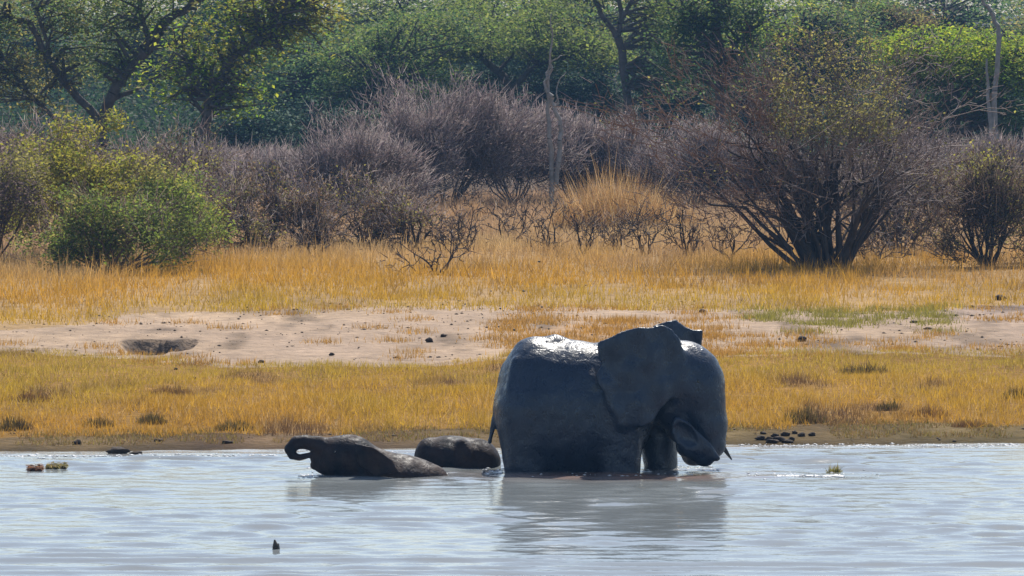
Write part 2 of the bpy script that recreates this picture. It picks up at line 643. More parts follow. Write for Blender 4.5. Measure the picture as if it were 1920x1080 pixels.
def surfnet(field, org, h):
    ins = field < 0
    nx, ny, nz = field.shape
    cs = [(i, j, k) for i in (0, 1) for j in (0, 1) for k in (0, 1)]
    sl = lambda A, c: A[c[0]:nx - 1 + c[0], c[1]:ny - 1 + c[1], c[2]:nz - 1 + c[2]]
    cnt = sum(sl(ins, c).astype(np.int8) for c in cs)
    act = (cnt > 0) & (cnt < 8)
    idx = np.argwhere(act)
    vid = np.full(act.shape, -1, np.int64)
    vid[act] = np.arange(len(idx))
    acc = np.zeros((len(idx), 3))
    nn = np.zeros(len(idx))
    for a in range(8):
        for b in range(a + 1, 8):
            ca, cb = np.array(cs[a]), np.array(cs[b])
            if np.abs(ca - cb).sum() != 1:
                continue
            fa = field[tuple((idx + ca).T)]
            fb = field[tuple((idx + cb).T)]
            cr = (fa < 0) != (fb < 0)
            t = np.where(cr, fa / np.where(cr, fa - fb, 1), 0)
            pt = ca + (cb - ca) * t[:, None]
            acc += np.where(cr[:, None], pt, 0)
            nn += cr
    V = org + (idx + acc / nn[:, None]) * h
    faces = []
    for ax in range(3):
        o1, o2 = [(1, 2), (2, 0), (0, 1)][ax]
        lo = [slice(1, n - 1) for n in ins.shape]
        A = ins[tuple(slice(1, n - 1) if d != ax else slice(0, n - 1) for d, n in enumerate(ins.shape))]
        B = ins[tuple(slice(1, n - 1) if d != ax else slice(1, n) for d, n in enumerate(ins.shape))]
        e = np.argwhere(A != B)
        if not len(e):
            continue
        sgn = A[tuple(e.T)]
        e = e + np.array([1 if d != ax else 0 for d in range(3)])
        u = np.zeros(3, int)
        u[o1] = 1
        v = np.zeros(3, int)
        v[o2] = 1
        q = np.stack([vid[tuple((e - u - v).T)], vid[tuple((e - v).T)], vid[tuple(e.T)], vid[tuple((e - u).T)]], 1)
        q = np.where(sgn[:, None], q, q[:, ::-1])
        faces.append(q)
    f = np.concatenate(faces)
    return V, f[(f >= 0).all(1)]


def smooth_np(V, f, it=2, lam=0.5):
    e = np.concatenate([f[:, [0, 1]], f[:, [1, 2]], f[:, [2, 3]], f[:, [3, 0]]])
    e = np.concatenate([e, e[:, ::-1]])
    n = len(V)
    deg = np.bincount(e[:, 0], minlength=n)[:, None]
    for _ in range(it):
        s = np.stack([np.bincount(e[:, 0], V[e[:, 1], k], n) for k in range(3)], 1)
        V = V + lam * (s / np.maximum(deg, 1) - V)
    return V


def build_animal(name, label, cat, group, Y0, opx, ops, h, lo, hi, noise_amp=0.0, mat=None):
    """ops: list of (kind, ..., k) in photo pixels and metres of depth from Y0"""
    org = P(opx, 540, Y0)
    org[2] = 0.0
    sc = F / Y0
    W = lambda px, py, dy: (P(px, py, Y0 + dy) - org).astype(np.float32)
    a = W(lo[0], lo[1], 0)
    b = W(hi[0], hi[1], 0)
    xs = np.arange(a[0], b[0], h)
    ys = np.arange(lo[2], hi[2], h)
    zs = np.arange(a[2], b[2], h)
    p = np.stack(np.meshgrid(xs, ys, zs, indexing='ij'), -1).astype(np.float32)
    D = None
    for op in ops:
        kd = op[0]
        k = op[-1]
        if kd == 'cone':
            _, A, B, ra, rb, _k = op
            d = sd_cone(p, W(*A), W(*B), ra / sc, rb / sc)
        elif kd == 'ell' or kd == 'cut':
            _, c, r, rot, _k = op
            d = sd_ell(p, W(*c), (r[0] / sc, r[1], r[2] / sc), rot)
        elif kd == 'flap':
            _, pts, y0, tilt, th, _k = op
            poly = [W(q[0], q[1], y0)[[0, 2]] for q in pts]
            zc = float(np.mean([q[1] for q in poly]))
            e1 = sd_poly(p[..., 0], p[..., 2], poly)
            e2 = np.abs(p[..., 1] - y0 - tilt * (p[..., 2] - zc)) * 0.88 - th
            d = np.minimum(np.maximum(e1 + 0.02, e2), 0) + np.sqrt(np.maximum(e1 + 0.02, 0) ** 2 + np.maximum(e2, 0) ** 2) - 0.02
        elif kd == 'ear':
            _, pts, yf, th, _k = op
            ym = float(np.mean([yf(q) for q, _ in pts]))
            poly = [W(q[0], q[1], yf(q[0]))[[0, 2]] for q in pts]
            pxg = opx + p[..., 0] * sc
            yy = yf(pxg) + 0.022 * np.sin(pxg * 0.11 + p[..., 2] * 6) + 0.014 * np.sin(pxg * 0.05 - p[..., 2] * 13)
            e1 = sd_poly(p[..., 0], p[..., 2], poly)
            e2 = np.abs(p[..., 1] - yy) - th
            d = np.minimum(np.maximum(e1 + 0.02, e2), 0) + np.sqrt(np.maximum(e1 + 0.02, 0) ** 2 + np.maximum(e2, 0) ** 2) - 0.02
        if D is None:
            D = d
        elif kd == 'cut':
            D = -smin(-D, d, k)
        else:
            D = smin(D, d, k)
    if noise_amp:
        q = p * 3.1
        D = D + noise_amp * 0.5 * np.sin(q[..., 2] * 9 + 2.2 * np.sin(q[..., 0] * 2.2) + q[..., 1] * 3) * np.sin(q[..., 0] * 3.1 + q[..., 1] * 2 + 1.1 * np.sin(q[..., 2] * 2.7))
        D = D + noise_amp * (np.sin(q[..., 0] * 2.3 + 1.7 * np.sin(q[..., 2] * 1.9)) * np.sin(q[..., 2] * 2.1 + 1.3 * np.sin(q[..., 0] * 1.3)) )
    V, f = surfnet(D, np.array([xs[0], ys[0], zs[0]]), h)
    V = smooth_np(V, f, 2, 0.5)
    root = thing(name, org, label, cat, group)
    me = mesh_np('body', V, f, mat or M_SKIN, None, True)
    body = link('body', me, root)
    return root, W, sc


def child_ball(root, name, c, r, mat, seg=10):
    n = []
    fs = []
    for i in range(seg + 1):
        t = math.pi * i / seg
        for j in range(seg):
            a = 2 * math.pi * j / seg
            n.append((c[0] + r * math.sin(t) * math.cos(a), c[1] + r * math.sin(t) * math.sin(a), c[2] + r * math.cos(t)))
    for i in range(seg):
        for j in range(seg):
            fs.append((i * seg + j, i * seg + (j + 1) % seg, (i + 1) * seg + (j + 1) % seg, (i + 1) * seg + j))
    return link(name, mesh_np(name, np.array(n), np.array(fs), mat, None, True), root)


ear_y = lambda px: np.interp(px, [1110, 1150, 1200, 1240, 1270, 1300], [-0.62, -0.69, -0.67, -0.58, -0.46, -0.36])
far_y = lambda px: np.interp(px, [1215, 1250, 1320], [0.36, 0.45, 0.62])
adult_ops = [
    ('ell', (1075, 775, 0), (141, 0.66, 137), 0, 0.1),
    ('ell', (1003, 748, 0), (71, 0.58, 117), 0, 0.15),
    ('cone', (985, 655, 0), (1040, 645, 0), 13, 14, 0.10),
    ('cone', (1040, 645, 0), (1100, 664, 0), 14, 11, 0.10),
    ('cone', (988, 770, -0.30), (988, 950, -0.30), 54, 36, 0.18),
    ('cone', (1000, 770, 0.30), (1006, 950, 0.30), 54, 36, 0.18),
    ('ell', (1165, 748, 0), (62, 0.60, 112), 0, 0.15),
    ('cone', (1158, 770, -0.36), (1161, 950, -0.36), 48, 37, 0.12),
    ('cone', (1232, 770, 0.24), (1244, 950, 0.24), 40, 26, 0.03),
    ('cone', (1180, 700, 0), (1262, 705, -0.05), 74, 66, 0.15),
    ('ell', (1288, 716, -0.08), (67, 0.37, 74), 0, 0.12),
    ('cone', (1262, 770, -0.1), (1280, 806, -0.12), 42, 28, 0.1),
    ('cone', (1312, 728, -0.1), (1326, 795, -0.12), 46, 37, 0.1),
    ('cone', (1326, 795, -0.12), (1331, 832, -0.12), 37, 28, 0.06),
    ('cone', (1331, 832, -0.12), (1300, 850, -0.22), 28, 22, 0.05),
    ('cone', (1300, 848, -0.25), (1322, 856, -0.36), 24, 17, 0.05),
    # trunk end rolled up in front of the mouth
    ('cone', (1290, 836, -0.36), (1322, 856, -0.36), 24, 18, 0.04),
    ('flap', [(1266, 781), (1275, 781), (1290, 791), (1312, 811), (1332, 832), (1352, 861), (1344, 866), (1322, 858), (1304, 850), (1286, 847), (1268, 834), (1258, 812), (1259, 792)], -0.48, -0.12, 0.022, 0.02),
    ('cut', (1287, 817, -0.555), (29, 0.085, 17), math.radians(-46), 0.012),
    ('cone', (966, 676, -0.30), (957, 735, -0.44), 6, 6, 0.07),
    ('cone', (957, 735, -0.44), (966, 815, -0.50), 6, 5, 0.07),
    ('cut', (1040, 815, -0.92), (16, 0.26, 75), math.radians(12), 0.10),
    ('cut', (1128, 800, -0.96), (14, 0.26, 85), math.radians(-8), 0.10),
    ('cut', (1098, 668, -0.62), (34, 0.14, 14), 0, 0.10),
    ('cut', (1330, 742, -0.52), (24, 0.07, 10), math.radians(-12), 0.05),
    ('cut', (1336, 772, -0.50), (22, 0.06, 8), math.radians(-12), 0.05),
    ('cut', (1318, 700, -0.55), (16, 0.10, 18), 0, 0.06),
    ('cone', (950, 690, -0.02), (931, 765, -0.1), 9, 6, 0.06),
    ('cone', (931, 765, -0.1), (918, 830, -0.12), 5.5, 4.5, 0.03),
    ('ear', [(1119, 643), (1127, 637), (1143, 631), (1160, 622), (1182, 617), (1200, 612), (1222, 611), (1242, 608), (1262, 617), (1276, 634), (1282, 665), (1270, 715), (1256, 750), (1238, 768), (1226, 790), (1204, 801), (1184, 793), (1166, 796), (1152, 772), (1143, 758), (1134, 738), (1122, 722), (1117, 704), (1127, 684), (1122, 664)], ear_y, 0.006, 0.15),
    ('ear', [(1222, 611), (1252, 602), (1268, 597), (1284, 611), (1300, 619), (1318, 618), (1317, 648), (1300, 700), (1255, 715), (1230, 660)], far_y, 0.014, 0.04),
]
adult, W, sc = build_animal('elephant', 'large adult elephant standing belly deep in the water with its trunk rolled under', 'elephant', 'elephants bathing', ELE_Y, 1150, adult_ops, 0.023, (905, 945, -0.95), (1395, 585, 0.85), 0.006)
child_ball(adult, 'eye', W(1308, 715, -0.43), 0.03, M_EYE)
tk = []
pts = [W(1352, 832, 0.12), W(1361, 846, 0.12), W(1372, 862, 0.10)]
v, f = segs_mesh([np.concatenate([pts[0], pts[1], [0.035, 0.028]]), np.concatenate([pts[1], pts[2], [0.028, 0.008]])], 8)
link('tusk', mesh_np('tusk', v, f, M_IVORY, None, True), adult)

c1_ear = lambda px: np.interp(px, [650, 690, 760], [-0.27, -0.37, -0.42])
calf_ops = [
    ('ell', (645, 859, 0), (50, 0.25, 43), 0, 0.1),
    ('ell', (662, 856, 0), (40, 0.24, 39), 0, 0.06),
    ('cone', (668, 862, 0), (735, 890, 0), 36, 38, 0.08),
    ('ell', (745, 905, 0), (92, 0.40, 50), 0, 0.1),
    ('cone', (760, 892, 0), (812, 902, 0), 36, 28, 0.08),
    ('cone', (636, 868, 0), (606, 872, 0), 26, 16, 0.06),
    ('cone', (606, 872, 0), (590, 872, 0), 16, 9, 0.03),
    ('cone', (625, 845, 0), (596, 834, 0), 24, 16, 0.05),
    ('cone', (598, 834, 0), (573, 829, 0), 16, 13.5, 0.02),
    ('cone', (573, 829, 0), (556, 830, -0.01), 13.5, 12.5, 0.01),
    ('cone', (556, 830, -0.01), (544, 842, -0.02), 12.5, 11, 0.01),
    ('cone', (544, 842, -0.02), (548, 854, -0.03), 11, 8.5, 0.008),
    ('cone', (548, 854, -0.03), (561, 858, -0.04), 8.5, 6.5, 0.006),
    ('cone', (561, 858, -0.04), (582, 853, -0.05), 6.5, 5.5, 0.005),
    ('cone', (598, 838, 0), (592, 860, -0.02), 15, 11, 0.01),
    ('ear', [(664, 830), (700, 838), (735, 862), (748, 884), (704, 895), (672, 874)], c1_ear, 0.006, 0.07),
]
calf1, W1, s1 = build_animal('elephant', 'young elephant lifting its head and curling its trunk into a ring above the water', 'elephant', 'elephants bathing', 79.35, 690, calf_ops, 0.0135, (522, 925, -0.55), (850, 804, 0.5), 0.003, M_CALF)
child_ball(calf1, 'eye', W1(628, 848, -0.235), 0.016, M_EYE)

c2_ear = lambda px: np.interp(px, [840, 870, 900], [-0.30, -0.35, -0.38])
calf2_ops = [
    ('ell', (858, 868, 0), (78, 0.37, 49), 0, 0.1),
    ('ell', (838, 862, 0), (52, 0.33, 44), 0, 0.08),
    ('ell', (803, 858, -0.05), (26, 0.22, 37), 0, 0.06),
    ('ell', (898, 868, 0), (38, 0.30, 44), 0, 0.08),
    ('cone', (820, 905, 0), (900, 905, 0), 44, 40, 0.1),
    ('cone', (868, 832, -0.23), (884, 856, -0.31), 7, 6, 0.10),
    ('cut', (892, 848, -0.46), (8, 0.13, 22), math.radians(20), 0.08),
]
calf2, W2, s2 = build_animal('elephant', 'young elephant almost submerged with only its rounded back out of the water', 'elephant', 'elephants bathing', 80.9, 855, calf2_ops, 0.0135, (765, 915, -0.55), (945, 806, 0.5), 0.003, M_CALF)


# ------------------------------------------------------------------ plants: branching
def unit(v):
    return v / (np.linalg.norm(v) + 1e-9)


def grow(segs, tips, p, d, L, r, lev, rr, kids=(3, 4), up=0.15, wander=0.25, taper=0.55, nsub=4, spread=0.75, shrink=(0.45, 0.75)):
    pts = [p]
    rad = [r]
    dirs = [d]
    for s in range(nsub):
        d = unit(d + rr.normal(0, wander, 3) + np.array([0, 0, up]))
        p = p + d * L / nsub
        pts.append(p)
        dirs.append(d)
        rad.append(r * (1 - (1 - taper) * (s + 1) / nsub))
    for s in range(nsub):
        segs.append(np.concatenate([pts[s], pts[s + 1], [rad[s], rad[s + 1]]]))
    if lev <= 0:
        tips.append(p)
        return
    n = rr.integers(kids[0], kids[1] + 1)
    for k in range(n):
        t = rr.uniform(0.35, 1.0) if k else 1.0
        i = min(int(t * nsub), nsub - 1)
        q = pts[i] + (pts[i + 1] - pts[i]) * (t * nsub - i)
        nd = unit(dirs[i + 1] + rr.normal(0, spread, 3))
        grow(segs, tips, q, nd, L * rr.uniform(*shrink), max(rad[i] * 0.62, 0.0035), lev - 1, rr, kids, up, wander * 1.1, taper * 0.8, max(2, nsub - 1), spread, shrink)


def fit(segs, tips, w, h, dscale=0.8, pct=(1, 99)):
    """scale a plant so that it spans width w, height h"""
    s = np.array(segs)
    tp = np.array(tips)
    lo, hi = np.percentile(tp[:, 0], pct)
    top = np.percentile(tp[:, 2], pct[1])
    cx = (lo + hi) / 2 * 0.5
    fx, fz = w / (hi - lo), h / top
    for A, off in ((s, 0), (s, 3), (tp, 0)):
        z = A[:, off + 2]
        kk = np.clip(z / top, 0, 1)
        A[:, off] = A[:, off] * fx
        A[:, off + 1] = A[:, off + 1] * fx * dscale
        A[:, off + 2] = z * fz
    return s, tp


def foot(px, py):
    p = G(px, py)
    return p - np.array([0, 0, 0.05])


def shrub_geo(seed, w, h, stems=8, fan=0.6, lev=4, kids=(2, 4), r0=0.05, up=0.12, wander=0.22, spread=0.7, rmin=None):
    rr = np.random.default_rng(seed)
    segs, tips = [], []
    for k in range(stems):
        a = rr.uniform(0, 2 * math.pi)
        t = fan * math.sqrt(rr.uniform(0.02, 1))
        d = np.array([math.sin(t) * math.cos(a), math.sin(t) * math.sin(a), math.cos(t)])
        b = np.array([math.cos(a) * 0.05, math.sin(a) * 0.05, 0]) * (t / fan)
        grow(segs, tips, b, d, rr.uniform(0.4, 0.6), r0, lev, rr, kids, up, wander, 0.6, 4, spread)
    s, tp = fit(segs, tips, w, h)
    return s, tp


def base_local(px, py, half_top, Y=None):
    p = foot(px, py)
    return p


def bush(name, label, cat, px, py, wpx, hpx, seed, mat, group=None, leaves=None, stems=9, fan=0.6, lev=4, kids=(2, 4), r0=0.03, up=0.12, spread=0.7, ls=0.06, nl=0, sig=0.12, pal=None, lowcut=0.0, wander=0.22, split=None, thick=None, part=1.0, spray=0, spal=None, slen=0.34):
    """bare or leafy bush standing at pixel (px, py), wpx wide and hpx tall in the photo"""
    p = foot(px, py)
    sc = F / p[1]
    root = thing(name, p, label, cat, group)
    s, tp = shrub_geo(seed, wpx / sc, hpx / sc, stems, fan, lev, kids, r0, up, wander, spread)
    if thick:
        s[:, 6:8] = np.maximum(s[:, 6:8], thick)
    if split:
        m = s[:, 6] > split
        v, f = segs_mesh(s[m], 5)
        link('stem', mesh_np('stem', v, f, M_TWIGD), root)
        v, f = segs_mesh(s[~m], 3)
    else:
        v, f = segs_mesh(s, 3)
    link('twigs' if split else 'branches', mesh_np('branches', v, f, mat), root)
    if spray:
        k = rng.integers(0, len(tp), spray)
        c = tp[k] + rng.normal(0, 0.15, (spray, 3))
        c = c[c[:, 2] > 0.15]
        d = c / np.array([wpx / sc * 0.5, wpx / sc * 0.5, hpx / sc]) + rng.normal(0, 0.75, c.shape) + np.array([0, 0, 0.45])
        d /= np.linalg.norm(d, axis=1, keepdims=True)
        l = slen * rng.uniform(0.5, 1.4, (len(c), 1))
        b = np.cross(d, rng.normal(size=c.shape))
        b /= np.linalg.norm(b, axis=1, keepdims=True)
        b2 = np.cross(d, b)
        w_ = 0.011
        V = np.stack([c + b * w_, c - b * w_ * 0.5 + b2 * w_ * 0.87, c - b * w_ * 0.5 - b2 * w_ * 0.87, c + d * l], 1).reshape(-1, 3)
        i4 = (np.arange(len(c)) * 4)[:, None]
        f3 = np.concatenate([i4 + np.array([[0, 1, 3]]), i4 + np.array([[1, 2, 3]]), i4 + np.array([[2, 0, 3]])])
        tag(link('twig_spray', mesh_np('twig_spray', V, f3, M_GRASS, np.repeat(pick(spal or PAL_TW, len(c)), 4, 0)), root), None, None, None, 'stuff')
    if nl:
        ok = tp[tp[:, 2] > lowcut * hpx / sc]
        ok = ok[rng.uniform(0, 1, len(ok)) < part]
        c = ok[rng.integers(0, len(ok), nl)] + rng.normal(0, sig, (nl, 3))
        c = c[c[:, 2] > 0.05]
        u = 0.5 + 0.55 * fbm(c[:, 0] + seed, c[:, 2] + 0.3 * c[:, 1], 0.9, 400 + seed % 40, 3) + rng.normal(0, 0.16, len(c))
        pc = np.asarray(pal)[np.clip((u * len(pal)).astype(int), 0, len(pal) - 1)] * rng.uniform(0.8, 1.2, (len(c), 1))
        v, f, cc = leaf_mesh(c, ls, pc)
        link('foliage', mesh_np('foliage', v, f, M_LEAF, cc), root)
    return root


PAL_YG = [(0.29, 0.28, 0.035), (0.33, 0.30, 0.04), (0.24, 0.26, 0.035), (0.34, 0.29, 0.05)]
PAL_G = [(0.16, 0.22, 0.035), (0.19, 0.25, 0.04), (0.13, 0.165, 0.035), (0.24, 0.265, 0.045)]
PAL_OL = [(0.256, 0.232, 0.061), (0.305, 0.268, 0.073), (0.183, 0.171, 0.049)]
PAL_DG = [(0.061, 0.122, 0.043), (0.091, 0.159, 0.049), (0.049, 0.091, 0.037), (0.122, 0.177, 0.055)]
PAL_AC = [(0.146, 0.201, 0.043), (0.183, 0.232, 0.049), (0.11, 0.159, 0.037), (0.232, 0.256, 0.061)]
PAL_UM = [(0.207, 0.305, 0.024), (0.268, 0.342, 0.03), (0.159, 0.244, 0.024), (0.354, 0.366, 0.037)]
PAL_BR = [(0.17, 0.10, 0.05), (0.20, 0.13, 0.06), (0.13, 0.10, 0.05)]
PAL_GR = [(0.17, 0.125, 0.12), (0.22, 0.165, 0.15), (0.13, 0.10, 0.095)]

PAL_TW = [(0.37, 0.295, 0.275), (0.44, 0.36, 0.33), (0.30, 0.235, 0.22), (0.25, 0.20, 0.205)]
PAL_TB = [(0.24, 0.165, 0.11), (0.30, 0.21, 0.15), (0.18, 0.13, 0.09)]

# right: the big many stemmed bush
p = foot(1545, 500)
sc = F / p[1]
big = thing('bush', p, 'big vase shaped bush with many dark bare stems rising from the tall grass', 'bush')
rr = np.random.default_rng(77)
segs, tips = [], []
for k in range(54):
    ang = rr.normal(-0.08, 0.42)
    ang = float(np.clip(ang, -0.95, 0.75))
    ay = rr.normal(0, 0.30)
    d = unit(np.array([math.sin(ang), math.sin(ay), math.cos(ang)]))
    b = np.array([rr.uniform(-0.34, 0.34) + 0.25 * math.sin(ang), rr.uniform(-0.3, 0.3), 0])
    L = rr.uniform(1.1, 2.0) * (1 - 0.25 * abs(ang))
    grow(segs, tips, b, d, L, rr.uniform(0.028, 0.065), 4, rr, (2, 4), 0.07, 0.15, 0.6, 5, 0.55, (0.42, 0.72))
s, tp = fit(segs, tips, 500 / sc, 395 / sc, 0.8, (5, 95))
for A, off in ((s, 0), (s, 3), (tp, 0)):
    A[:, off] *= 0.62 + 0.38 * np.clip(A[:, off + 2] / 2.4, 0, 1)
# one low limb reaching out to the left
for a, b2, r_a, r_b in (((-60, 55), (-110, 95), .05, .042), ((-110, 95), (-150, 135), .042, .035), ((-150, 135), (-215, 140), .03, .024), ((-178, 138), (-192, 165), .018, .01), ((-215, 140), (-232, 155), .022, .012)):
    segx = np.concatenate([[a[0] / sc, -0.3, (a[1] - 18) / sc], [b2[0] / sc, -0.32, (b2[1] - 18) / sc], [r_a, r_b]])
    s = np.vstack([s, segx])
s[:, 6:8] = np.maximum(s[:, 6:8], 0.008)
s = s[(s[:, 6] > 0.017) | (rng.uniform(0, 1, len(s)) < 0.6)]
m = s[:, 6] > 0.017
v, f = segs_mesh(s[m], 6)
link('stem', mesh_np('stem', v, f, M_TWIGD, None, True), big)
mid = (s[:, 0] + s[:, 3]) / 2 * sc
lf = (~m) & (mid < -70 + rng.normal(0, 50, len(s)))
v, f = segs_mesh(s[lf], 3)
tag(link('twigs', mesh_np('twigs', v, f, M_TWIGR), big), 'russet twigs')
v, f = segs_mesh(s[(~m) & ~lf], 3)
tag(link('twigs', mesh_np('twigs', v, f, M_TWIG), big), 'grey twigs')
ok = tp[(tp[:, 2] * sc > 250) & (np.abs(tp[:, 0] * sc - 20) < 115)]
ok2 = tp[(tp[:, 2] * sc > 150)]
c = np.concatenate([ok[rng.integers(0, len(ok), 5300)], ok2[rng.integers(0, len(ok2), 700)]]) + rng.normal(0, 0.10, (6000, 3))
v, f, cc = leaf_mesh(c, 0.07, pick(PAL_OL, len(c)))
link('foliage', mesh_np('foliage', v, f, M_LEAF, cc), big)
k = rng.integers(0, len(tp), 4200)
c = tp[k] + rng.normal(0, 0.12, (len(k), 3))
c = c[c[:, 2] > 0.8]
d = c / np.array([2.6, 2.6, 3.4]) + rng.normal(0, 0.5, c.shape)
d /= np.linalg.norm(d, axis=1, keepdims=True)
e = c + d * 0.26 * rng.uniform(0.5, 1.4, (len(c), 1))
sp = np.concatenate([c, e, np.full((len(c), 1), 0.0075), np.full((len(c), 1), 0.003)], 1)
vv, ff = segs_mesh(sp, 3)
tag(link('twig_spray', mesh_np('twig_spray', vv, ff, M_GRASS, np.repeat(pick(PAL_TW, len(c)) * 0.8, 6, 0)), big), None, None, None, 'stuff')

# left: green shrubs
bush('shrub', 'tall yellow green leafy shrub above the bright green one at the grass edge', 'shrub', 160, 482, 390, 255, 21, M_TWIGB, stems=14, fan=0.95, lev=4, kids=(2, 3), ls=0.085, nl=17000, sig=0.13, pal=PAL_OL[:1] + PAL_G[:1] + PAL_YG + PAL_YG[:2], lowcut=0.1, part=0.55, spray=1200, spal=PAL_TB)
bush('shrub', 'bright green leafy shrub closest to the shore grass', 'shrub', 205, 514, 320, 160, 22, M_TWIGB, stems=18, fan=1.1, up=0.10, lev=4, kids=(2, 3), ls=0.075, nl=15000, sig=0.12, pal=PAL_OL[:2] + PAL_G + PAL_YG[:1], lowcut=0.05, part=0.5, spray=1000, spal=PAL_TB)
bush('shrub', 'dull olive shrub at the edge of the view beside the green shrubs', 'shrub', -10, 500, 230, 235, 23, M_TWIGB, stems=12, fan=0.8, lev=4, kids=(2, 3), ls=0.075, nl=10000, sig=0.14, pal=PAL_OL + PAL_GR, lowcut=0.15)
bush('shrub', 'small olive shrub half hidden behind the bright green shrub, dark stems under it', 'shrub', 330, 492, 190, 185, 24, M_TWIGB, stems=10, fan=0.8, lev=4, kids=(2, 3), ls=0.07, nl=6000, sig=0.14, pal=PAL_OL + PAL_G, lowcut=0.15)

bush('shrub', 'grey brown tangled shrub behind the yellow green shrub, at the foot of the old tree', 'shrub', 280, 440, 320, 185, 25, M_TWIGB, stems=16, fan=0.75, ls=0.08, nl=4500, sig=0.14, pal=PAL_GR + PAL_OL, thick=0.008, part=0.5, spray=4000, spal=PAL_TB + PAL_TW)
bush('shrub', 'grey brown tangled shrub filling the edge of the view under the old tree limbs', 'shrub', 30, 440, 280, 195, 26, M_TWIGB, stems=14, fan=0.75, ls=0.08, nl=3500, sig=0.14, pal=PAL_GR + PAL_BR, thick=0.008, part=0.5, spray=4000, spal=PAL_TB + PAL_TW)

# brown twiggy shrubs on the grass edge
for i, (px, py, ww, hh, lab) in enumerate((
        (400, 472, 230, 165, 'brown twiggy shrub with sparse olive leaves next to the green shrubs'),
        (500, 468, 200, 152, 'brown twiggy shrub with russet tips, second from the green shrubs'),
        (590, 466, 210, 152, 'brown twiggy shrub with long crooked dark branches in front of the grey thicket'),
        (680, 464, 200, 138, 'dark leaning bare shrub near the end of the brown shrub row'),
        (775, 468, 150, 110, 'low brown bare shrub ending the brown shrub row by the pink tinged grass'))):
    bush('shrub', lab, 'shrub', px, py, ww, hh, 31 + i, M_TWIGB, 'brown twiggy shrubs along the grass edge', stems=8, fan=1.0, lev=4, kids=(2, 3), r0=0.038, ls=0.06, nl=2300, sig=0.10, pal=PAL_OL + PAL_BR, spread=0.85, wander=0.3, thick=0.006, split=0.0145, part=0.5, spray=1100, spal=PAL_TB + PAL_TW, slen=0.22)

# grey bare thicket
for i, (px, py, ww, hh, lab) in enumerate((
        (640, 398, 240, 150, 'low grey bare shrub on the near side of the tallest grey thicket mound'),
        (755, 392, 240, 205, 'grey bare shrub forming the shoulder of the tallest thicket mound'),
        (840, 388, 270, 232, 'tallest grey bare shrub of the thicket, below the dark umbrella tree'),
        (965, 384, 230, 180, 'grey bare shrub sloping down from the tallest mound to the dead snag'),
        (1085, 380, 220, 150, 'grey bare shrub just past the dead snag'),
        (1190, 380, 210, 145, 'mauve bare shrub behind the golden grass clump'),
        (1300, 384, 190, 140, 'mauve bare shrub behind the low limb of the vase shaped bush'),
        (500, 372, 230, 78, 'low mauve bare shrub in front of the dark gap under the trees'),
        (400, 366, 230, 78, 'low mauve bare shrub behind the brown shrub with olive leaves'),
        (1420, 384, 180, 105, 'grey bare shrub seen through the stems of the vase shaped bush'),
        (1705, 384, 200, 120, 'grey bare shrub between the vase shaped bush and the pale slender trunk'),
        (1840, 380, 190, 110, 'mauve bare shrub at the foot of the pale slender trunk'))):
    bush('shrub', lab, 'shrub', px, py, ww, hh, 51 + i, M_TWIG, 'leafless shrubs of the grey thicket', stems=12, fan=0.75, lev=4, kids=(2, 4), r0=0.026, up=0.2, spread=0.6, ls=0.07, nl=2500, sig=0.16, pal=PAL_GR, thick=0.009, spray=6500, part=0.6)

# right hand shrubs
bush('shrub', 'loose brown grey shrub next to the vase shaped bush, a few yellow leaves', 'shrub', 1690, 476, 230, 190, 81, M_TWIGB, stems=10, fan=0.8, ls=0.06, nl=2200, sig=0.12, pal=PAL_OL + PAL_YG[:1], thick=0.005, part=0.5, spray=3000, spal=PAL_TB + PAL_TW)
bush('shrub', 'dark brown dense shrub standing at the edge of the tall grass beyond the loose shrub', 'shrub', 1850, 498, 230, 200, 82, M_TWIGD, stems=18, fan=0.8, ls=0.06, nl=3000, sig=0.12, pal=PAL_BR + PAL_OL, thick=0.007, part=0.5, spray=2500, spal=PAL_TB)
bush('shrub', 'pale yellow green shrub top showing behind the dark brown dense shrub', 'shrub', 1845, 440, 170, 150, 83, M_TWIGB, stems=10, fan=0.6, ls=0.075, nl=3600, sig=0.14, pal=PAL_YG, lowcut=0.45)
bush('shrub', 'olive shrub cut by the edge of the view past the dark brown dense shrub', 'shrub', 1945, 490, 140, 150, 84, M_TWIGB, stems=10, fan=0.7, ls=0.07, nl=3000, sig=0.12, pal=PAL_OL, lowcut=0.2)

# saplings in the tall grass
for i, (px, py, ww, hh, lab) in enumerate((
        (815, 515, 150, 105, 'small bare sapling with pinkish twigs standing in the front of the tall grass'),
        (950, 455, 130, 105, 'small bare sapling leaning over in the straw grass below the dead snag'),
        (1035, 470, 80, 100, 'thin bare sapling in straw grass next to the dark tuft of the golden clump'),
        (1095, 475, 70, 80, 'thin bare sapling directly in front of the golden grass clump'),
        (1215, 478, 140, 105, 'wide dark bare sapling in front of the golden grass clump'),
        (1290, 480, 80, 95, 'upright dark bare sapling between the golden clump and the vase shaped bush'),
        (1375, 490, 110, 85, 'low bare sapling under the low limb of the vase shaped bush'),
        (590, 482, 110, 70, 'short bare sapling in the grass before the brown shrub row'),
        (875, 470, 110, 95, 'bare sapling in pinkish grass past the end of the brown shrub row'),
        (1155, 468, 70, 60, 'slight bare sapling between two others at the foot of the golden clump'),
        (1640, 492, 120, 90, 'bare brown sapling just past the base of the vase shaped bush'))):
    bush('sapling', lab, 'sapling', px, py, ww, hh, 101 + i, M_TWIGD, 'bare saplings in the tall grass', stems=5, fan=0.8, lev=3, kids=(2, 3), r0=0.026, up=0.15, spread=0.65, wander=0.3, thick=0.008, nl=60, ls=0.05, sig=0.05, pal=PAL_BR, spray=110, spal=PAL_TB, slen=0.25)


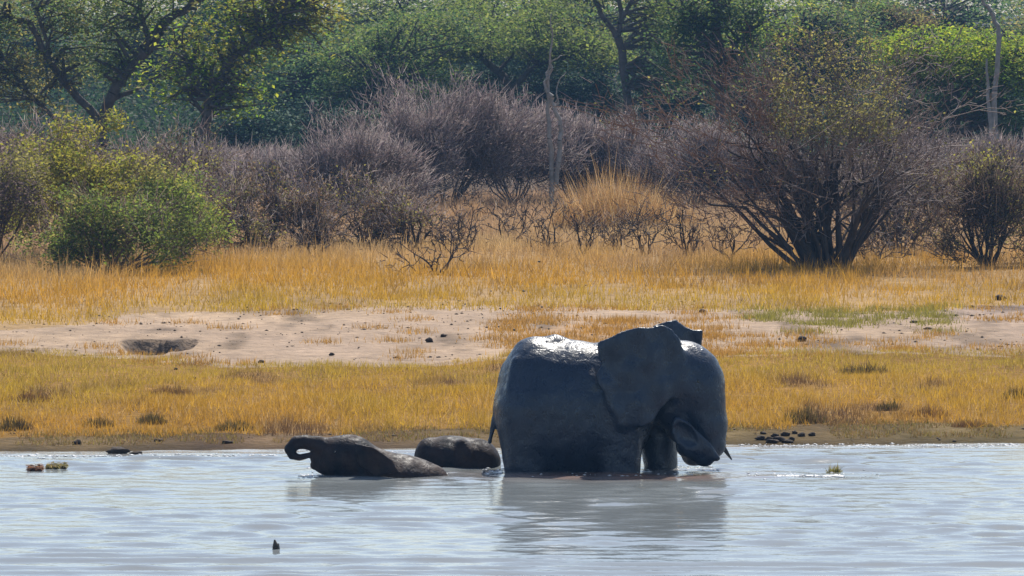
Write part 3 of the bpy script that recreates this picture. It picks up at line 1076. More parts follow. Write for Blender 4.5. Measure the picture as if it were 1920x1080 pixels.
# ------------------------------------------------------------------ trees
def pxseg(pts, Y, base, dys=None):
    """polyline of (px, py, radius_m) at distance Y, in the frame of base"""
    out = []
    q = [P(a[0], a[1], Y + (a[3] if len(a) > 3 else 0)) - base for a in pts]
    for i in range(len(pts) - 1):
        n = 3
        off = rng.normal(0, 0.03, (n + 1, 3))
        off[0] = off[-1] = 0
        for k in range(n):
            t0, t1 = k / n, (k + 1) / n
            a = q[i] * (1 - t0) + q[i + 1] * t0 + off[k]
            b = q[i] * (1 - t1) + q[i + 1] * t1 + off[k + 1]
            r0 = pts[i][2] * (1 - t0) + pts[i + 1][2] * t0
            r1 = pts[i][2] * (1 - t1) + pts[i + 1][2] * t1
            out.append(np.concatenate([a, b, [r0, r1]]))
    return out


def tree(name, label, px, Y, trunks, crowns, pal, nl, ls, cat='tree', group=None, bark=None, flat=0.35, clump=0.55, up=0.5, limbs=True, nclump=60, shell=0.6, deep=0.8, lmat=None):
    x = P(px, 300, Y)[0]
    base = np.array([x, Y, float(gh(x, Y)) - 0.1])
    root = thing(name, base, label, cat, group)
    segs = []
    for t in trunks:
        if t[0] == 'ground':
            gp = topix(base[0], base[1], base[2])
            t = [(float(gp[0]), float(gp[1]), t[1])] + list(t[2:])
        segs += pxseg(t, Y, base)
    big_s = np.array(segs)
    L, Cc = [], []
    twigs = []
    wts = np.array([c[2] * c[3] for c in crowns], float)
    wts /= wts.sum()
    for ci, c in enumerate(crowns):
        cx, cy, rx, ry = c[:4]
        pl = c[4] if len(c) > 4 else pal
        ctr = P(cx, cy, Y) - base
        sc = F / Y
        R3 = np.array([rx / sc, rx / sc * deep, ry / sc])
        nc = max(6, int(nclump * wts[ci] * len(crowns) ** 0.5))
        u = rng.normal(size=(nc, 3))
        u /= np.linalg.norm(u, axis=1, keepdims=True)
        u *= rng.uniform(shell, 1.0, (nc, 1)) ** 0.8
        cc = ctr + u * R3
        n = int(nl * wts[ci])
        k = rng.integers(0, nc, n)
        tint = rng.uniform(0.78, 1.2, (nc, 1)) * rng.uniform(0.94, 1.06, (nc, 3))
        pos = cc[k] + rng.normal(0, 1, (n, 3)) * np.array([clump, clump, clump * flat])
        L.append(pos)
        Cc.append(pick(pl, n, 0.15) * tint[k])
        if limbs and len(big_s):
            for q in cc[:: max(1, nc // 26)]:
                j = int(np.argmin(np.linalg.norm(big_s[:, 3:6] - q, axis=1) + 0.6 * np.maximum(big_s[:, 5] - q[2], 0)))
                a = big_s[j, 3:6]
                r = min(big_s[j, 7] * 0.55, 0.07)
                mdl = a * 0.5 + q * 0.5 + rng.normal(0, 0.25, 3) + np.array([0, 0, 0.15])
                twigs.append(np.concatenate([a, mdl, [r, r * 0.65]]))
                twigs.append(np.concatenate([mdl, q, [r * 0.65, 0.012]]))
    allseg = np.array(segs + twigs)
    v, f = segs_mesh(allseg, 6)
    link('trunk', mesh_np('trunk', v, f, bark or M_BARK, None, True), root)
    if nl:
        c = np.concatenate(L)
        keep = c[:, 2] > 0.3
        v, f, col = leaf_mesh(c[keep], ls, np.concatenate(Cc)[keep], up)
        link('crown', mesh_np('crown', v, f, lmat or M_LEAF, col), root)
    return root


tree('tree', 'old tree with heavy dark crooked limbs behind the yellow green shrub', 190, 182,
     [('ground', 0.24, (188, 300, 0.20), (193, 225, 0.18), (222, 155, 0.17), (260, 108, 0.19), (284, 78, 0.22), (300, 54, 0.17), (330, 25, 0.13), (365, 2, 0.11), (430, -25, 0.08)),
      [(192, 228, 0.14), (150, 188, 0.12), (110, 140, 0.115), (78, 88, 0.10), (56, 42, 0.095), (0, 32, 0.09), (-60, 20, 0.07)],
      [(104, 130, 0.07), (82, 60, 0.06), (60, 0, 0.05), (50, -40, 0.04)],
      [(268, 100, 0.09), (335, 76, 0.06), (374, 56, 0.04)],
      [(205, 190, 0.09), (268, 158, 0.06), (330, 132, 0.04)],
      [(284, 78, 0.12), (268, 40, 0.08), (255, -20, 0.06)],
      [(190, 250, 0.11), (120, 240, 0.08), (60, 185, 0.06), (10, 110, 0.05)]],
     [(90, 40, 170, 70), (230, 20, 150, 60, PAL_AC), (60, 150, 110, 60, PAL_OL), (-60, 90, 110, 120), (330, -60, 170, 60), (200, 120, 90, 40, PAL_AC)], PAL_AC + PAL_OL, 14000, 0.125, clump=0.30, flat=0.6, nclump=130, shell=0.2, deep=0.35)
tree('tree', 'yellow green leafy tree with a short dark trunk beside the old crooked tree', 400, 178,
     [('ground', 0.2, (385, 260, 0.17), (393, 205, 0.16), (405, 160, 0.14), (430, 110, 0.12)),
      [(430, 110, 0.12), (475, 82, 0.12), (510, 45, 0.11), (535, 0, 0.08), (560, -40, 0.06)],
      [(405, 160, 0.1), (360, 120, 0.07), (330, 80, 0.05)]],
     [(420, 90, 130, 75), (350, 150, 90, 60, PAL_UM), (540, 60, 90, 60), (600, 20, 70, 40, PAL_YG), (450, 190, 70, 50, PAL_UM), (480, 10, 130, 60)], PAL_YG + PAL_UM, 6000, 0.14, clump=0.28, flat=0.7, nclump=120, shell=0.2, deep=0.25)
tree('tree', 'blue green rounded tree filling the gap past the yellow green tree', 575, 235,
     [('ground', 0.25, (575, 200, 0.2), (580, 120, 0.15))],
     [(575, 150, 95, 80), (655, 185, 85, 60), (520, 210, 70, 60), (640, 110, 90, 45)], PAL_DG, 9000, 0.15, clump=0.4, nclump=90)
tree('acacia', 'wide flat topped acacia with a deep shaded underside over the grey thicket', 960, 232,
     [('ground', 0.28, (965, 220, 0.22), (950, 150, 0.18), (900, 105, 0.12), (830, 80, 0.08)), [(955, 170, 0.14), (1010, 120, 0.1), (1080, 90, 0.07)]],
     [(900, 62, 240, 36), (1000, 84, 170, 28), (780, 84, 150, 36), (930, 22, 170, 40), (1085, 100, 80, 36)], PAL_AC, 24000, 0.14, clump=0.4, flat=0.25, nclump=240, deep=1.2)
tree('acacia', 'lower pale green acacia leaning out of the wood beside the blue green tree', 720, 226,
     [('ground', 0.22, (725, 220, 0.16), (715, 160, 0.12))],
     [(700, 110, 120, 40), (740, 150, 130, 45), (650, 170, 90, 40, PAL_DG), (800, 60, 120, 45)], PAL_AC + PAL_DG, 13000, 0.14, clump=0.35, flat=0.25, nclump=170, deep=1.1)
tree('tree', 'grey trunked tree forking into a tall Y with thin foliage', 1170, 222,
     [('ground', 0.2, (1178, 200, 0.17), (1166, 90, 0.16), (1154, 62, 0.15)),
      [(1154, 62, 0.12), (1135, 38, 0.10), (1115, 0, 0.09), (1105, -40, 0.07)],
      [(1158, 66, 0.12), (1166, 35, 0.10), (1160, 0, 0.08), (1155, -40, 0.06)],
      [(1166, 32, 0.09), (1182, 8, 0.07), (1195, -30, 0.05)]],
     [(1240, 60, 60, 60, PAL_AC), (1100, -40, 90, 45), (1200, -50, 110, 40), (1250, 150, 70, 50, PAL_DG)], PAL_AC, 7000, 0.14, clump=0.4, nclump=60, shell=0.3)
tree('tree', 'slim dark trunked tree with a branch pair just past the forked tree', 1205, 228,
     [('ground', 0.14, (1208, 120, 0.11), (1206, 40, 0.10), (1212, 20, 0.09)), [(1206, 42, 0.07), (1232, 20, 0.05), (1250, -20, 0.04)], [(1206, 40, 0.07), (1190, 10, 0.05), (1185, -30, 0.04)]],
     [(1215, -30, 80, 45), (1255, 30, 50, 40)], PAL_YG + PAL_AC, 3000, 0.14, clump=0.4, nclump=30, shell=0.3)
tree('tree', 'dark trunked blue green tree rising behind the vase shaped bush', 1345, 196,
     [('ground', 0.2, (1350, 200, 0.16), (1352, 100, 0.15), (1340, 40, 0.15), (1335, -20, 0.12)), [(1352, 105, 0.09), (1375, 85, 0.07), (1405, 60, 0.05)], [(1345, 60, 0.08), (1300, 30, 0.06), (1270, -10, 0.05)]],
     [(1300, 110, 80, 80, PAL_DG), (1410, 40, 80, 45), (1330, 0, 110, 50), (1385, 130, 50, 60), (1290, 40, 60, 50)], PAL_DG + PAL_AC, 8000, 0.13, clump=0.32, flat=0.5, nclump=100, shell=0.4, deep=0.5)
tree('tree', 'mid green bushy tree with a lime spray behind the top of the vase shaped bush', 1500, 240,
     [('ground', 0.22, (1500, 150, 0.16), (1495, 70, 0.12))],
     [(1470, 75, 90, 45, PAL_UM), (1560, 55, 80, 45), (1530, 130, 120, 60, PAL_DG), (1600, 110, 60, 50)], PAL_AC + PAL_DG, 13000, 0.15, clump=0.5, nclump=110)
tree('acacia', 'bright green umbrella acacia with a flat spreading crown near the pale slender trunk', 1790, 194,
     [('ground', 0.24, (1790, 220, 0.18), (1780, 150, 0.13), (1730, 110, 0.08)), [(1785, 180, 0.12), (1850, 120, 0.08), (1900, 100, 0.06)]],
     [(1780, 85, 140, 36), (1720, 110, 85, 36), (1870, 100, 110, 40), (1800, 130, 130, 34, PAL_G), (1900, 145, 60, 30), (1780, 180, 130, 45, PAL_DG), (1880, 205, 80, 50, PAL_DG)], PAL_UM, 22000, 0.12, clump=0.33, flat=0.28, nclump=260, deep=1.1)  # lower lobes get dark greens for the shaded underside
tree('tree', 'brown leaved tree peeping over the bright umbrella acacia', 1690, 262,
     [('ground', 0.2, (1690, 150, 0.14), (1688, 70, 0.1))], [(1690, 45, 60, 32), (1640, 30, 40, 26, PAL_AC)], PAL_BR + PAL_OL, 4500, 0.15, clump=0.45, nclump=40)
tree('tree', 'pale slender double trunk tree standing in front of the umbrella acacia', 1862, 176,
     [('ground', 0.13, (1862, 310, 0.12), (1866, 260, 0.11), (1864, 190, 0.08), (1870, 130, 0.075), (1872, 50, 0.07), (1858, 22, 0.06), (1842, 0, 0.05), (1825, -40, 0.04)),
      [(1858, 330, 0.09), (1858, 260, 0.075), (1852, 180, 0.055), (1850, 110, 0.03)], [(1870, 100, 0.03), (1880, 60, 0.02)]],
     [(1830, -60, 60, 30)], PAL_AC, 900, 0.1, bark=M_BARKP, clump=0.3, nclump=12)
tree('dead_tree', 'bare pale dead snag with twisting stems rising out of the grey thicket', 1036, 162.5,
     [('ground', 0.075, (1034, 320, 0.07), (1030, 230, 0.06), (1029, 190, 0.05), (1027, 150, 0.045), (1031, 120, 0.035), (1036, 60, 0.02), (1034, 25, 0.012)),
      [(1043, 345, 0.07), (1050, 280, 0.065), (1050, 235, 0.06), (1040, 200, 0.055), (1028, 175, 0.05), (1021, 155, 0.04), (1024, 138, 0.03), (1034, 112, 0.02)],
      [(1040, 200, 0.025), (1044, 165, 0.018), (1052, 145, 0.014), (1062, 135, 0.01)],
      [(1031, 120, 0.02), (1050, 104, 0.012), (1060, 102, 0.008)]],
     [(1034, 60, 20, 20)], PAL_OL, 0, 0.1, cat='dead tree', bark=M_BARKP, limbs=False)

# shrubs added, with darkened greens, to make the shade under the crowns
PAL_SHADE = [(0.035, 0.075, 0.045), (0.045, 0.09, 0.05), (0.028, 0.06, 0.04), (0.06, 0.10, 0.05)]
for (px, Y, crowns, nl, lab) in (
        (900, 236, [(900, 165, 95, 60), (850, 200, 70, 45)], 5200, 'added dark shrub for the shade under the flat topped acacia, nearer the tall grey mound'),
        (1010, 234, [(1000, 170, 90, 60), (1060, 205, 60, 45)], 5200, 'added dark shrub for the shade under the flat topped acacia, behind the dead snag'),
        (1115, 232, [(1115, 190, 75, 60)], 3400, 'added dark shrub for the shade left of the forked tree trunk under the acacia edge'),
        (1250, 226, [(1250, 200, 80, 65), (1290, 160, 50, 50)], 4200, 'added dark shrub for the shade between the forked tree and the dark trunked tree'),
        (1400, 222, [(1405, 190, 70, 70)], 3200, 'added dark shrub for the shade seen through the top of the vase shaped bush'),
        (430, 208, [(420, 250, 80, 45), (500, 255, 60, 40)], 3800, 'added dark shrub for the shade under the yellow green tree'),
        (590, 216, [(585, 245, 80, 48), (650, 250, 55, 40)], 3800, 'added dark shrub for the shade in the gap between yellow green tree and grey mound'),
        (1740, 202, [(1735, 225, 85, 60)], 3800, 'added dark shrub for the shade under the bright umbrella acacia'),
        (1895, 202, [(1890, 245, 70, 60)], 3400, 'added dark shrub for the shade behind the foot of the pale slender trunk')):
    tree('shrub', lab, px, Y, [('ground', 0.12, (px + 3, crowns[0][1] + 40, 0.09), (px - 4, crowns[0][1], 0.05))], crowns, PAL_SHADE, nl, 0.15, cat='shrub', group='added dark shrubs for the shade', clump=0.30, flat=0.8, nclump=50, shell=0.5, deep=0.7, lmat=M_LEAFD)

# the back rows of the wood, one tree at a time
hz = []
for i in range(13):
    hz.append((-90 + i * 172 + int(rng.integers(-30, 30)), 285 + float(rng.uniform(-12, 14))))
looks = ['crown lit lime green on top', 'crown mostly dull blue green', 'crown olive with bare gaps', 'crown dark and dense', 'crown pale and feathery']
beside = ['behind the old crooked tree by the view edge', 'behind the crooked limbs of the old tree', 'between the old crooked and yellow green trees', 'behind the yellow green tree', 'behind the blue green rounded tree',
          'behind the lower pale acacia', 'behind the flat topped acacia', 'behind the forked grey tree', 'behind the slim dark trunked tree', 'behind the vase shaped bush', 'behind the brown leaved tree', 'behind the umbrella acacia crown', 'past the pale slender trunk']
pals = [PAL_AC, PAL_DG, PAL_OL + PAL_AC, PAL_DG, PAL_AC + PAL_UM]
for i, (px, Y) in enumerate(hz):
    k = i % 5
    yy = int(rng.integers(-25, 40))
    tree('tree', 'tree %s, %s' % (beside[i], looks[k]), px, Y,
         [('ground', 0.26, (px + 5, 150, 0.2), (px, 60, 0.14), (px - 12, 0, 0.08))],
         [(px, yy, 130, 60), (px - 60, yy + 70, 90, 55), (px + 70, yy + 80, 95, 60), (px + 10, yy + 130, 110, 60)], pals[k], 7000, 0.20, group='back row trees of the wood', clump=0.6, flat=0.4, nclump=90)

# undergrowth and far wood that read as one mass
n = 90000
xx = rng.uniform(-55, 55, n)
yy = rng.uniform(300, 480, n)
zz = rng.uniform(0, 1, n) ** 0.8 * (11 + 3 * fbm(xx, yy, 9, 200, 3))
cm = rng.integers(0, 900, n)
cc0 = np.stack([rng.uniform(-48, 48, 900), rng.uniform(310, 480, 900), 0.4 + 9.5 * rng.uniform(0, 1, 900) ** 1.2], 1)
pos = cc0[cm] + rng.normal(0, 1, (n, 3)) * np.array([1.3, 1.3, 0.7])
pos[:, 2] = np.maximum(pos[:, 2], 0.6)
v, f, cc = leaf_mesh(pos, 0.36, pick(PAL_DG + PAL_AC, n) * rng.uniform(0.8, 1.2, (900, 1))[cm], 0.5)
tag(link('far_wood', mesh_np('far_wood', v, f, M_LEAF, cc)), 'dense far wood closing off the view behind the trees', 'wood', None, 'stuff')
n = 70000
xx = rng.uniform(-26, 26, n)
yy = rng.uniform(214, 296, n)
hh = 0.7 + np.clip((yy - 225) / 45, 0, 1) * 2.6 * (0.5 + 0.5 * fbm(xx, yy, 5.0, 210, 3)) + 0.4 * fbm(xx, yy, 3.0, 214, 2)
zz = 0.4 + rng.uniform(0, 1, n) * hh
v, f, cc = leaf_mesh(np.stack([xx, yy, zz + 0.1], 1), 0.22, pick([(0.03, 0.06, 0.028), (0.04, 0.075, 0.03), (0.025, 0.045, 0.022)], n), 0.3)  # greens set darker to stand for the shade under the crowns
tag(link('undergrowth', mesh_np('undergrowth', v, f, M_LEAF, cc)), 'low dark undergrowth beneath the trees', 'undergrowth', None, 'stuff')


# ------------------------------------------------------------------ grass
def blades(x, y, hgt, wid, cols, lean=0.35, z=None):
    n = len(x)
    if z is None:
        z = gh(x, y)
    a = rng.uniform(0, 2 * math.pi, n)
    b = rng.uniform(0, 2 * math.pi, n)
    l = np.abs(rng.normal(0, lean, n)) * hgt
    w_ = wid * rng.uniform(0.7, 1.3, n) * 0.5
    ca, sa = np.cos(a) * w_, np.sin(a) * w_
    p = np.stack([x, y, z - 0.01], 1)
    tip = p + np.stack([np.cos(b) * l, np.sin(b) * l, np.sqrt(np.maximum(hgt ** 2 - 0.6 * l ** 2, 0.0001))], 1)
    V = np.stack([p + np.stack([ca, sa, 0 * ca], 1), p - np.stack([ca, sa, 0 * ca], 1), tip], 1).reshape(-1, 3)
    return V, np.arange(3 * n).reshape(-1, 3), np.repeat(cols, 3, 0)


def scatter(n, x0, x1, y0, y1, seed):
    r = np.random.default_rng(seed)
    x = r.uniform(x0, x1, n)
    y = r.uniform(y0, y1, n)
    return x, y


GOLD = np.array([0.52, 0.285, 0.035])
YEL = np.array([0.50, 0.33, 0.035])
STRAW = np.array([0.52, 0.36, 0.17])
PINK = np.array([0.44, 0.28, 0.16])
OLIVE = np.array([0.24, 0.20, 0.045])
BROWN = np.array([0.16, 0.09, 0.04])


def mixc(a, b, t):
    t = np.clip(t, 0, 1)[:, None]
    return a * (1 - t) + b * t


# marsh grass in front
x, y = scatter(340000, -10.5, 10.5, 85, 101, 1)
z = gh(x, y)
px, py0, py = zones(x, y, z)
lowb, upb = curve(px, C_MUD), curve(px, C_MARSH)
t = (lowb - py) / (lowb - upb)
dens = np.clip(0.55 + 0.5 * fbm(x, y * 0.6, 0.8, 120, 3), 0.15, 1)
keep = (py + 7 * fbm(x, y, 0.5, 126, 2) < lowb + 4) & (py > upb - 6) & (rng.uniform(0, 1, len(x)) < dens)
x, y, z, t = x[keep], y[keep], z[keep], t[keep]
cl = fbm(x, y * 0.7, 0.9, 130, 3)
n2 = fbm(x, y * 0.5, 3.0, 140, 3)
c = mixc(GOLD, YEL, 0.2 + 1.0 * t + 1.0 * n2)
c = mixc(c, OLIVE * 1.3, 0.6 * (t - 0.6) + 0.35 * n2)
c = mixc(c, BROWN, 3.0 * (fbm(x, y * 0.55, 0.9, 135, 4) - 0.24) + 0.9 * np.clip(0.16 - t, 0, 1))
c = mixc(c, STRAW, (rng.uniform(0, 1, len(x)) < 0.12) * 0.8)
c = c * rng.uniform(0.75, 1.2, (len(x), 1))
hgt = (0.09 + 0.15 * np.clip(cl + 0.35, 0, 1.3)) * rng.uniform(0.5, 1.3, len(x)) * np.clip(1.25 - 0.65 * t, 0.5, 1.2)
v, f, cc = blades(x, y, hgt, 0.0105, c, 0.85, z)
tag(link('marsh_grass', mesh_np('marsh_grass', v, f, M_GRASS, cc)), 'low golden marsh grass between the muddy shore and the sand', 'grass', None, 'stuff')

# tall golden grass behind the sand
x, y = scatter(330000, -15, 15, 106, 172, 2)
z = gh(x, y)
px, py0, py = zones(x, y, z)
up = curve(px, C_SAND)
t = np.clip((up - py) / 110.0, 0, 2)
dens = np.clip(0.6 + 0.8 * fbm(x, y * 0.4, 1.1, 150, 4), 0.1, 1)
keep = (py < up + 5) & (rng.uniform(0, 1, len(x)) < dens)
x, y, z, t, px = x[keep], y[keep], z[keep], t[keep], px[keep]
n2 = fbm(x, y * 0.35, 2.2, 160, 4)
c = mixc(YEL * 0.95, GOLD, 2.2 * t + 0.5 * n2)
c = mixc(c, STRAW, 2.0 * (t - 0.62) + 0.7 * n2)
c = mixc(c, PINK, 1.0 * (t - 0.7) + 0.9 * fbm(x, y * 0.4, 3.0, 170, 3))
c = mixc(c, BROWN, 2.2 * (fbm(x, y * 0.4, 1.1, 180, 4) - 0.33))
c = c * rng.uniform(0.75, 1.2, (len(x), 1))
hgt = (0.13 + 0.15 * np.clip(t * 1.4, 0, 1) + 0.10 * fbm(x, y * 0.6, 1.0, 166, 3)) * rng.uniform(0.6, 1.25, len(x)) * np.where(rng.uniform(0, 1, len(x)) < 0.07, 2.0, 1.0)
v, f, cc = blades(x, y, np.maximum(hgt, 0.06), 0.015, c, 0.55, z)
tag(link('tall_grass', mesh_np('tall_grass', v, f, M_GRASS, cc)), 'tall dry golden grass between the sand and the shrubs', 'grass', None, 'stuff')

# thin tufts on the sand
ctrs = scatter(900, -9.5, 9.5, 96, 116, 3)
cz = gh(*ctrs)
px, py0, py = zones(ctrs[0], ctrs[1], cz)
wt = 0.10 + 0.85 * ((np.abs(px - 1160) < 240) & (py0 > 598)) + 0.9 * ((np.abs(px - 1590) < 170) & (np.abs(py0 - 592) < 20)) + 0.15 * ((px > 1400) & (py0 > 640)) + 0.15 * (px > 950)
ok = (py < curve(px, C_MARSH) + 4) & (py > curve(px, C_SAND) - 4) & (rng.uniform(0, 1, 900) < wt)
cx, cy = ctrs[0][ok], ctrs[1][ok]
gpx = px[ok]
k = rng.integers(0, len(cx), 26000)
x = cx[k] + rng.normal(0, 0.20, len(k))
y = cy[k] + rng.normal(0, 0.30, len(k))
grn = ((np.abs(gpx - 1590) < 190) & (py0[ok] < 625))[k]
c = np.where(grn[:, None], np.array([0.26, 0.23, 0.04]), np.array([0.44, 0.24, 0.05])) * rng.uniform(0.7, 1.25, (len(k), 1))
v, f, cc = blades(x, y, rng.uniform(0.05, 0.15, len(k)), 0.014, c, 0.5)
tag(link('sparse_grass', mesh_np('sparse_grass', v, f, M_GRASS, cc)), 'thin short grass tufts scattered over the sand', 'grass', None, 'stuff')

# short sedge on the muddy shore
x, y = scatter(70000, -10, 10, 83.5, 88.8, 4)
z = gh(x, y)
px, py0, py = zones(x, y, z)
keep = (py > curve(px, C_MUD) - 6) & (y > shore(x) + 0.6) & (fbm(x, y * 0.5, 0.6, 190, 3) > 0.02)
x, y, z = x[keep], y[keep], z[keep]
c = mixc(OLIVE, BROWN * 1.6, rng.uniform(0, 1, len(x))) * rng.uniform(0.7, 1.2, (len(x), 1))
v, f, cc = blades(x, y, rng.uniform(0.03, 0.09, len(x)), 0.015, c, 0.6, z)
tag(link('shore_sedge', mesh_np('shore_sedge', v, f, M_GRASS, cc)), 'short olive sedge growing on the mud by the water', 'grass', None, 'stuff')


def tussock(name, label, cat, px, py, wpx, hpx, n, pal, group=None, lean=0.35, lift=0.0):
    p = G(px, py)
    sc = F / p[1]
    root = thing(name, p, label, cat, group)
    r_ = wpx / sc / 2
    a = rng.uniform(0, 2 * math.pi, n)
    q = r_ * np.sqrt(rng.uniform(0, 1, n))
    x = np.cos(a) * q
    y = np.sin(a) * q * 0.8
    m = 1 - 0.75 * (q / r_) ** 2
    h_ = hpx / sc * m * rng.uniform(0.35, 1.15, n) + 0.04
    h_ = h_ * np.where(rng.uniform(0, 1, n) < 0.06, 1.35, 1.0)
    v, f, c = blades(x, y, h_, 0.02, pick(pal, n), lean, np.zeros(n) - 0.03)
    link('blades', mesh_np('blades', v, f, M_GRASS, c), root)
    return root


PAL_GOLD = [(0.50, 0.30, 0.11), (0.56, 0.39, 0.19), (0.46, 0.28, 0.12), (0.36, 0.21, 0.09)]
PAL_DT = [(0.09, 0.075, 0.022), (0.14, 0.10, 0.03), (0.08, 0.05, 0.025)]
tussock('grass_clump', 'tall golden grass clump crowning the low rise in front of the mauve shrubs', 'grass clump', 1150, 430, 230, 128, 5500, PAL_GOLD, None, 0.7)
tussock('grass_clump', 'golden grass clump leaning against the tallest clump, lower and broader', 'grass clump', 1245, 428, 150, 66, 3000, PAL_GOLD, None, 0.5)
tussock('grass_clump', 'small dark grass clump on the near foot of the tallest golden clump', 'grass clump', 1078, 420, 44, 48, 900, PAL_DT)
tussock('grass_clump', 'pale feathery straw grass clump in front of the grey thicket', 'grass clump', 880, 412, 90, 40, 1600, [(0.45, 0.27, 0.13), (0.5, 0.33, 0.17)])
DT = [(25, 806, 70, 34, 'dark tussock on the mud edge closest to the edge of the view'), (185, 800, 70, 22, 'low dark tussock on the mud edge above the single brown clod'),
      (440, 806, 80, 26, 'dark tussock on the mud edge behind the curled trunk'), (285, 793, 60, 24, 'dark tussock amid the marsh grass above the paired black lumps'),
      (60, 752, 80, 26, 'brown tussock in the middle of the marsh grass'), (320, 738, 90, 20, 'reddish brown tussock patch in the marsh grass below the sand hollow'),
      (1505, 792, 90, 40, 'big dark tussock above the row of mud clods'), (1665, 770, 50, 24, 'small round dark tussock alone in the marsh grass'),
      (1620, 700, 110, 26, 'dark olive tussock high in the marsh grass'), (1905, 748, 50, 30, 'dark tussock cut by the edge of the view in the marsh grass'),
      (1740, 778, 90, 20, 'low brown tussock patch near the shore mud'), (1820, 800, 80, 16, 'flat brown tussock on the edge of the shore mud')]
for (px, py, ww, hh, lab) in DT:
    tussock('grass_tussock', lab, 'tussock', px, py, ww, hh, 420, PAL_DT if 'dark' in lab else [(0.2, 0.11, 0.04), (0.16, 0.08, 0.035)], 'dark tussocks in the marsh grass', 0.5)


# ------------------------------------------------------------------ clods and small things
def lump_mesh(seed, r, flat=0.6):
    rr = np.random.default_rng(seed)
    import bmesh
    bm = bmesh.new()
    bmesh.ops.create_icosphere(bm, subdivisions=2, radius=1.0)
    co = np.array([v.co[:] for v in bm.verts])
    ph = rr.uniform(0, 6, 6)
    k = 1 + 0.22 * np.sin(co[:, 0] * 3 + ph[0]) * np.sin(co[:, 1] * 3.3 + ph[1]) + 0.18 * np.sin(co[:, 2] * 5 + ph[2] + co[:, 0] * 2)
    co = co * k[:, None] * np.array([1, 0.8, flat]) * r
    fs = np.array([[v.index for v in f.verts] for f in bm.faces])
    bm.free()
    return co, fs


def clod(px, py, wpx, label, seed, cat='clod', name='dung_clod', group='dark clods lying on the bank', flat=0.6, mat=None):
    p = G(px, py)
    sc = F / p[1]
    r = wpx / sc / 2
    co, fs = lump_mesh(seed, r, flat)
    o = link(name, mesh_np(name, co, fs, mat or M_CLOD, None, False), None, p + np.array([0, 0, r * flat * 0.55]))
    tag(o, label, cat, group)
    return o


CL = [(145, 834, 17, 'single dark brown clod on the mud shore above the paired black lumps'), (805, 642, 17, 'dark clod on the sand, the wider of the pair left of the elephant back'),
      (831, 632, 12, 'dark clod on the sand, the smaller and farther of the pair near the elephant back'), (622, 667, 11, 'dark clod on the lower edge of the sand, far from the others'),
      (742, 672, 12, 'dark clod on the lower sand edge between the lone clod and the flat pair'), (806, 671, 10, 'flat dark clod below the pair on the sand'),
      (822, 671, 10, 'flat dark clod touching the marsh grass below the pair'), (1503, 641, 20, 'large dark clod on the sand between the elephant and the pale ridge'),
      (1317, 586, 13, 'dark clod on the upper sand straight above the elephant head'), (1876, 563, 22, 'large dark clod at the front of the tall grass below the dark brown shrub'),
      (1713, 605, 15, 'flat dark clod on the sand below the thin green tufts'), (1822, 577, 9, 'small dark clod at the upper edge of the sand beside the large one'),
      (1740, 618, 16, 'flat dark clod on the sand ridge, nearer than the thin green tufts'), (490, 681, 12, 'dark clod where the sand meets the marsh grass below the hollow'),
      (330, 694, 8, 'tiny dark clod in the marsh grass top below the hollow'), (365, 710, 8, 'tiny dark clod deeper in the marsh grass below the hollow'),
      (297, 828, 18, 'flat brown clod on the mud between the black lumps and the tussock'), (425, 832, 22, 'flat reddish clod on the wet mud near the curled trunk')]
for i, (px, py, ww, lab) in enumerate(CL):
    clod(px, py, ww, lab, 300 + i, flat=0.35 if 'flat' in lab else 0.65)
clod(222, 851, 42, 'broad black mud lump at the waterline, the larger of two', 340, 'mud lump', 'mud_lump', 'black mud lumps at the waterline', 0.35)
clod(256, 852, 24, 'small flat black mud lump at the waterline, beside the broad one', 341, 'mud lump', 'mud_lump', 'black mud lumps at the waterline', 0.28)
HEAP = [(1425, 826, 18, 'dark clod at the end of the shore heap closest to the elephant head'), (1431, 815, 12, 'small dark clod sitting highest on the elephant side of the shore heap'),
        (1443, 827, 16, 'dark red clod second from the elephant head in the shore heap'), (1453, 820, 14, 'dark clod in the second row of the shore heap, left of its middle'),
        (1462, 828, 22, 'large dark clod in the middle of the shore heap, front row'), (1473, 818, 16, 'dark clod in the second row at the middle of the shore heap'),
        (1484, 827, 14, 'small dark clod in the front row just past the middle of the shore heap'), (1490, 814, 13, 'dark clod at the back of the shore heap, farthest from the water'),
        (1503, 819, 15, 'dark clod next to last in the shore heap, away from the elephant'), (1522, 818, 14, 'last dark clod of the shore heap, farthest from the elephant'),
        (1448, 831, 26, 'broad flat dark clod of the shore heap, touching the water, nearer the elephant'), (1476, 831, 24, 'broad flat dark clod of the shore heap, touching the water, farther from the elephant')]
for i, (dx, dy, ww, lab) in enumerate(HEAP):
    clod(dx, dy, ww, lab, 350 + i, 'clod', 'mud_clod', 'heap of dark clods on the shore', 0.35 if 'flat' in lab else 0.6)

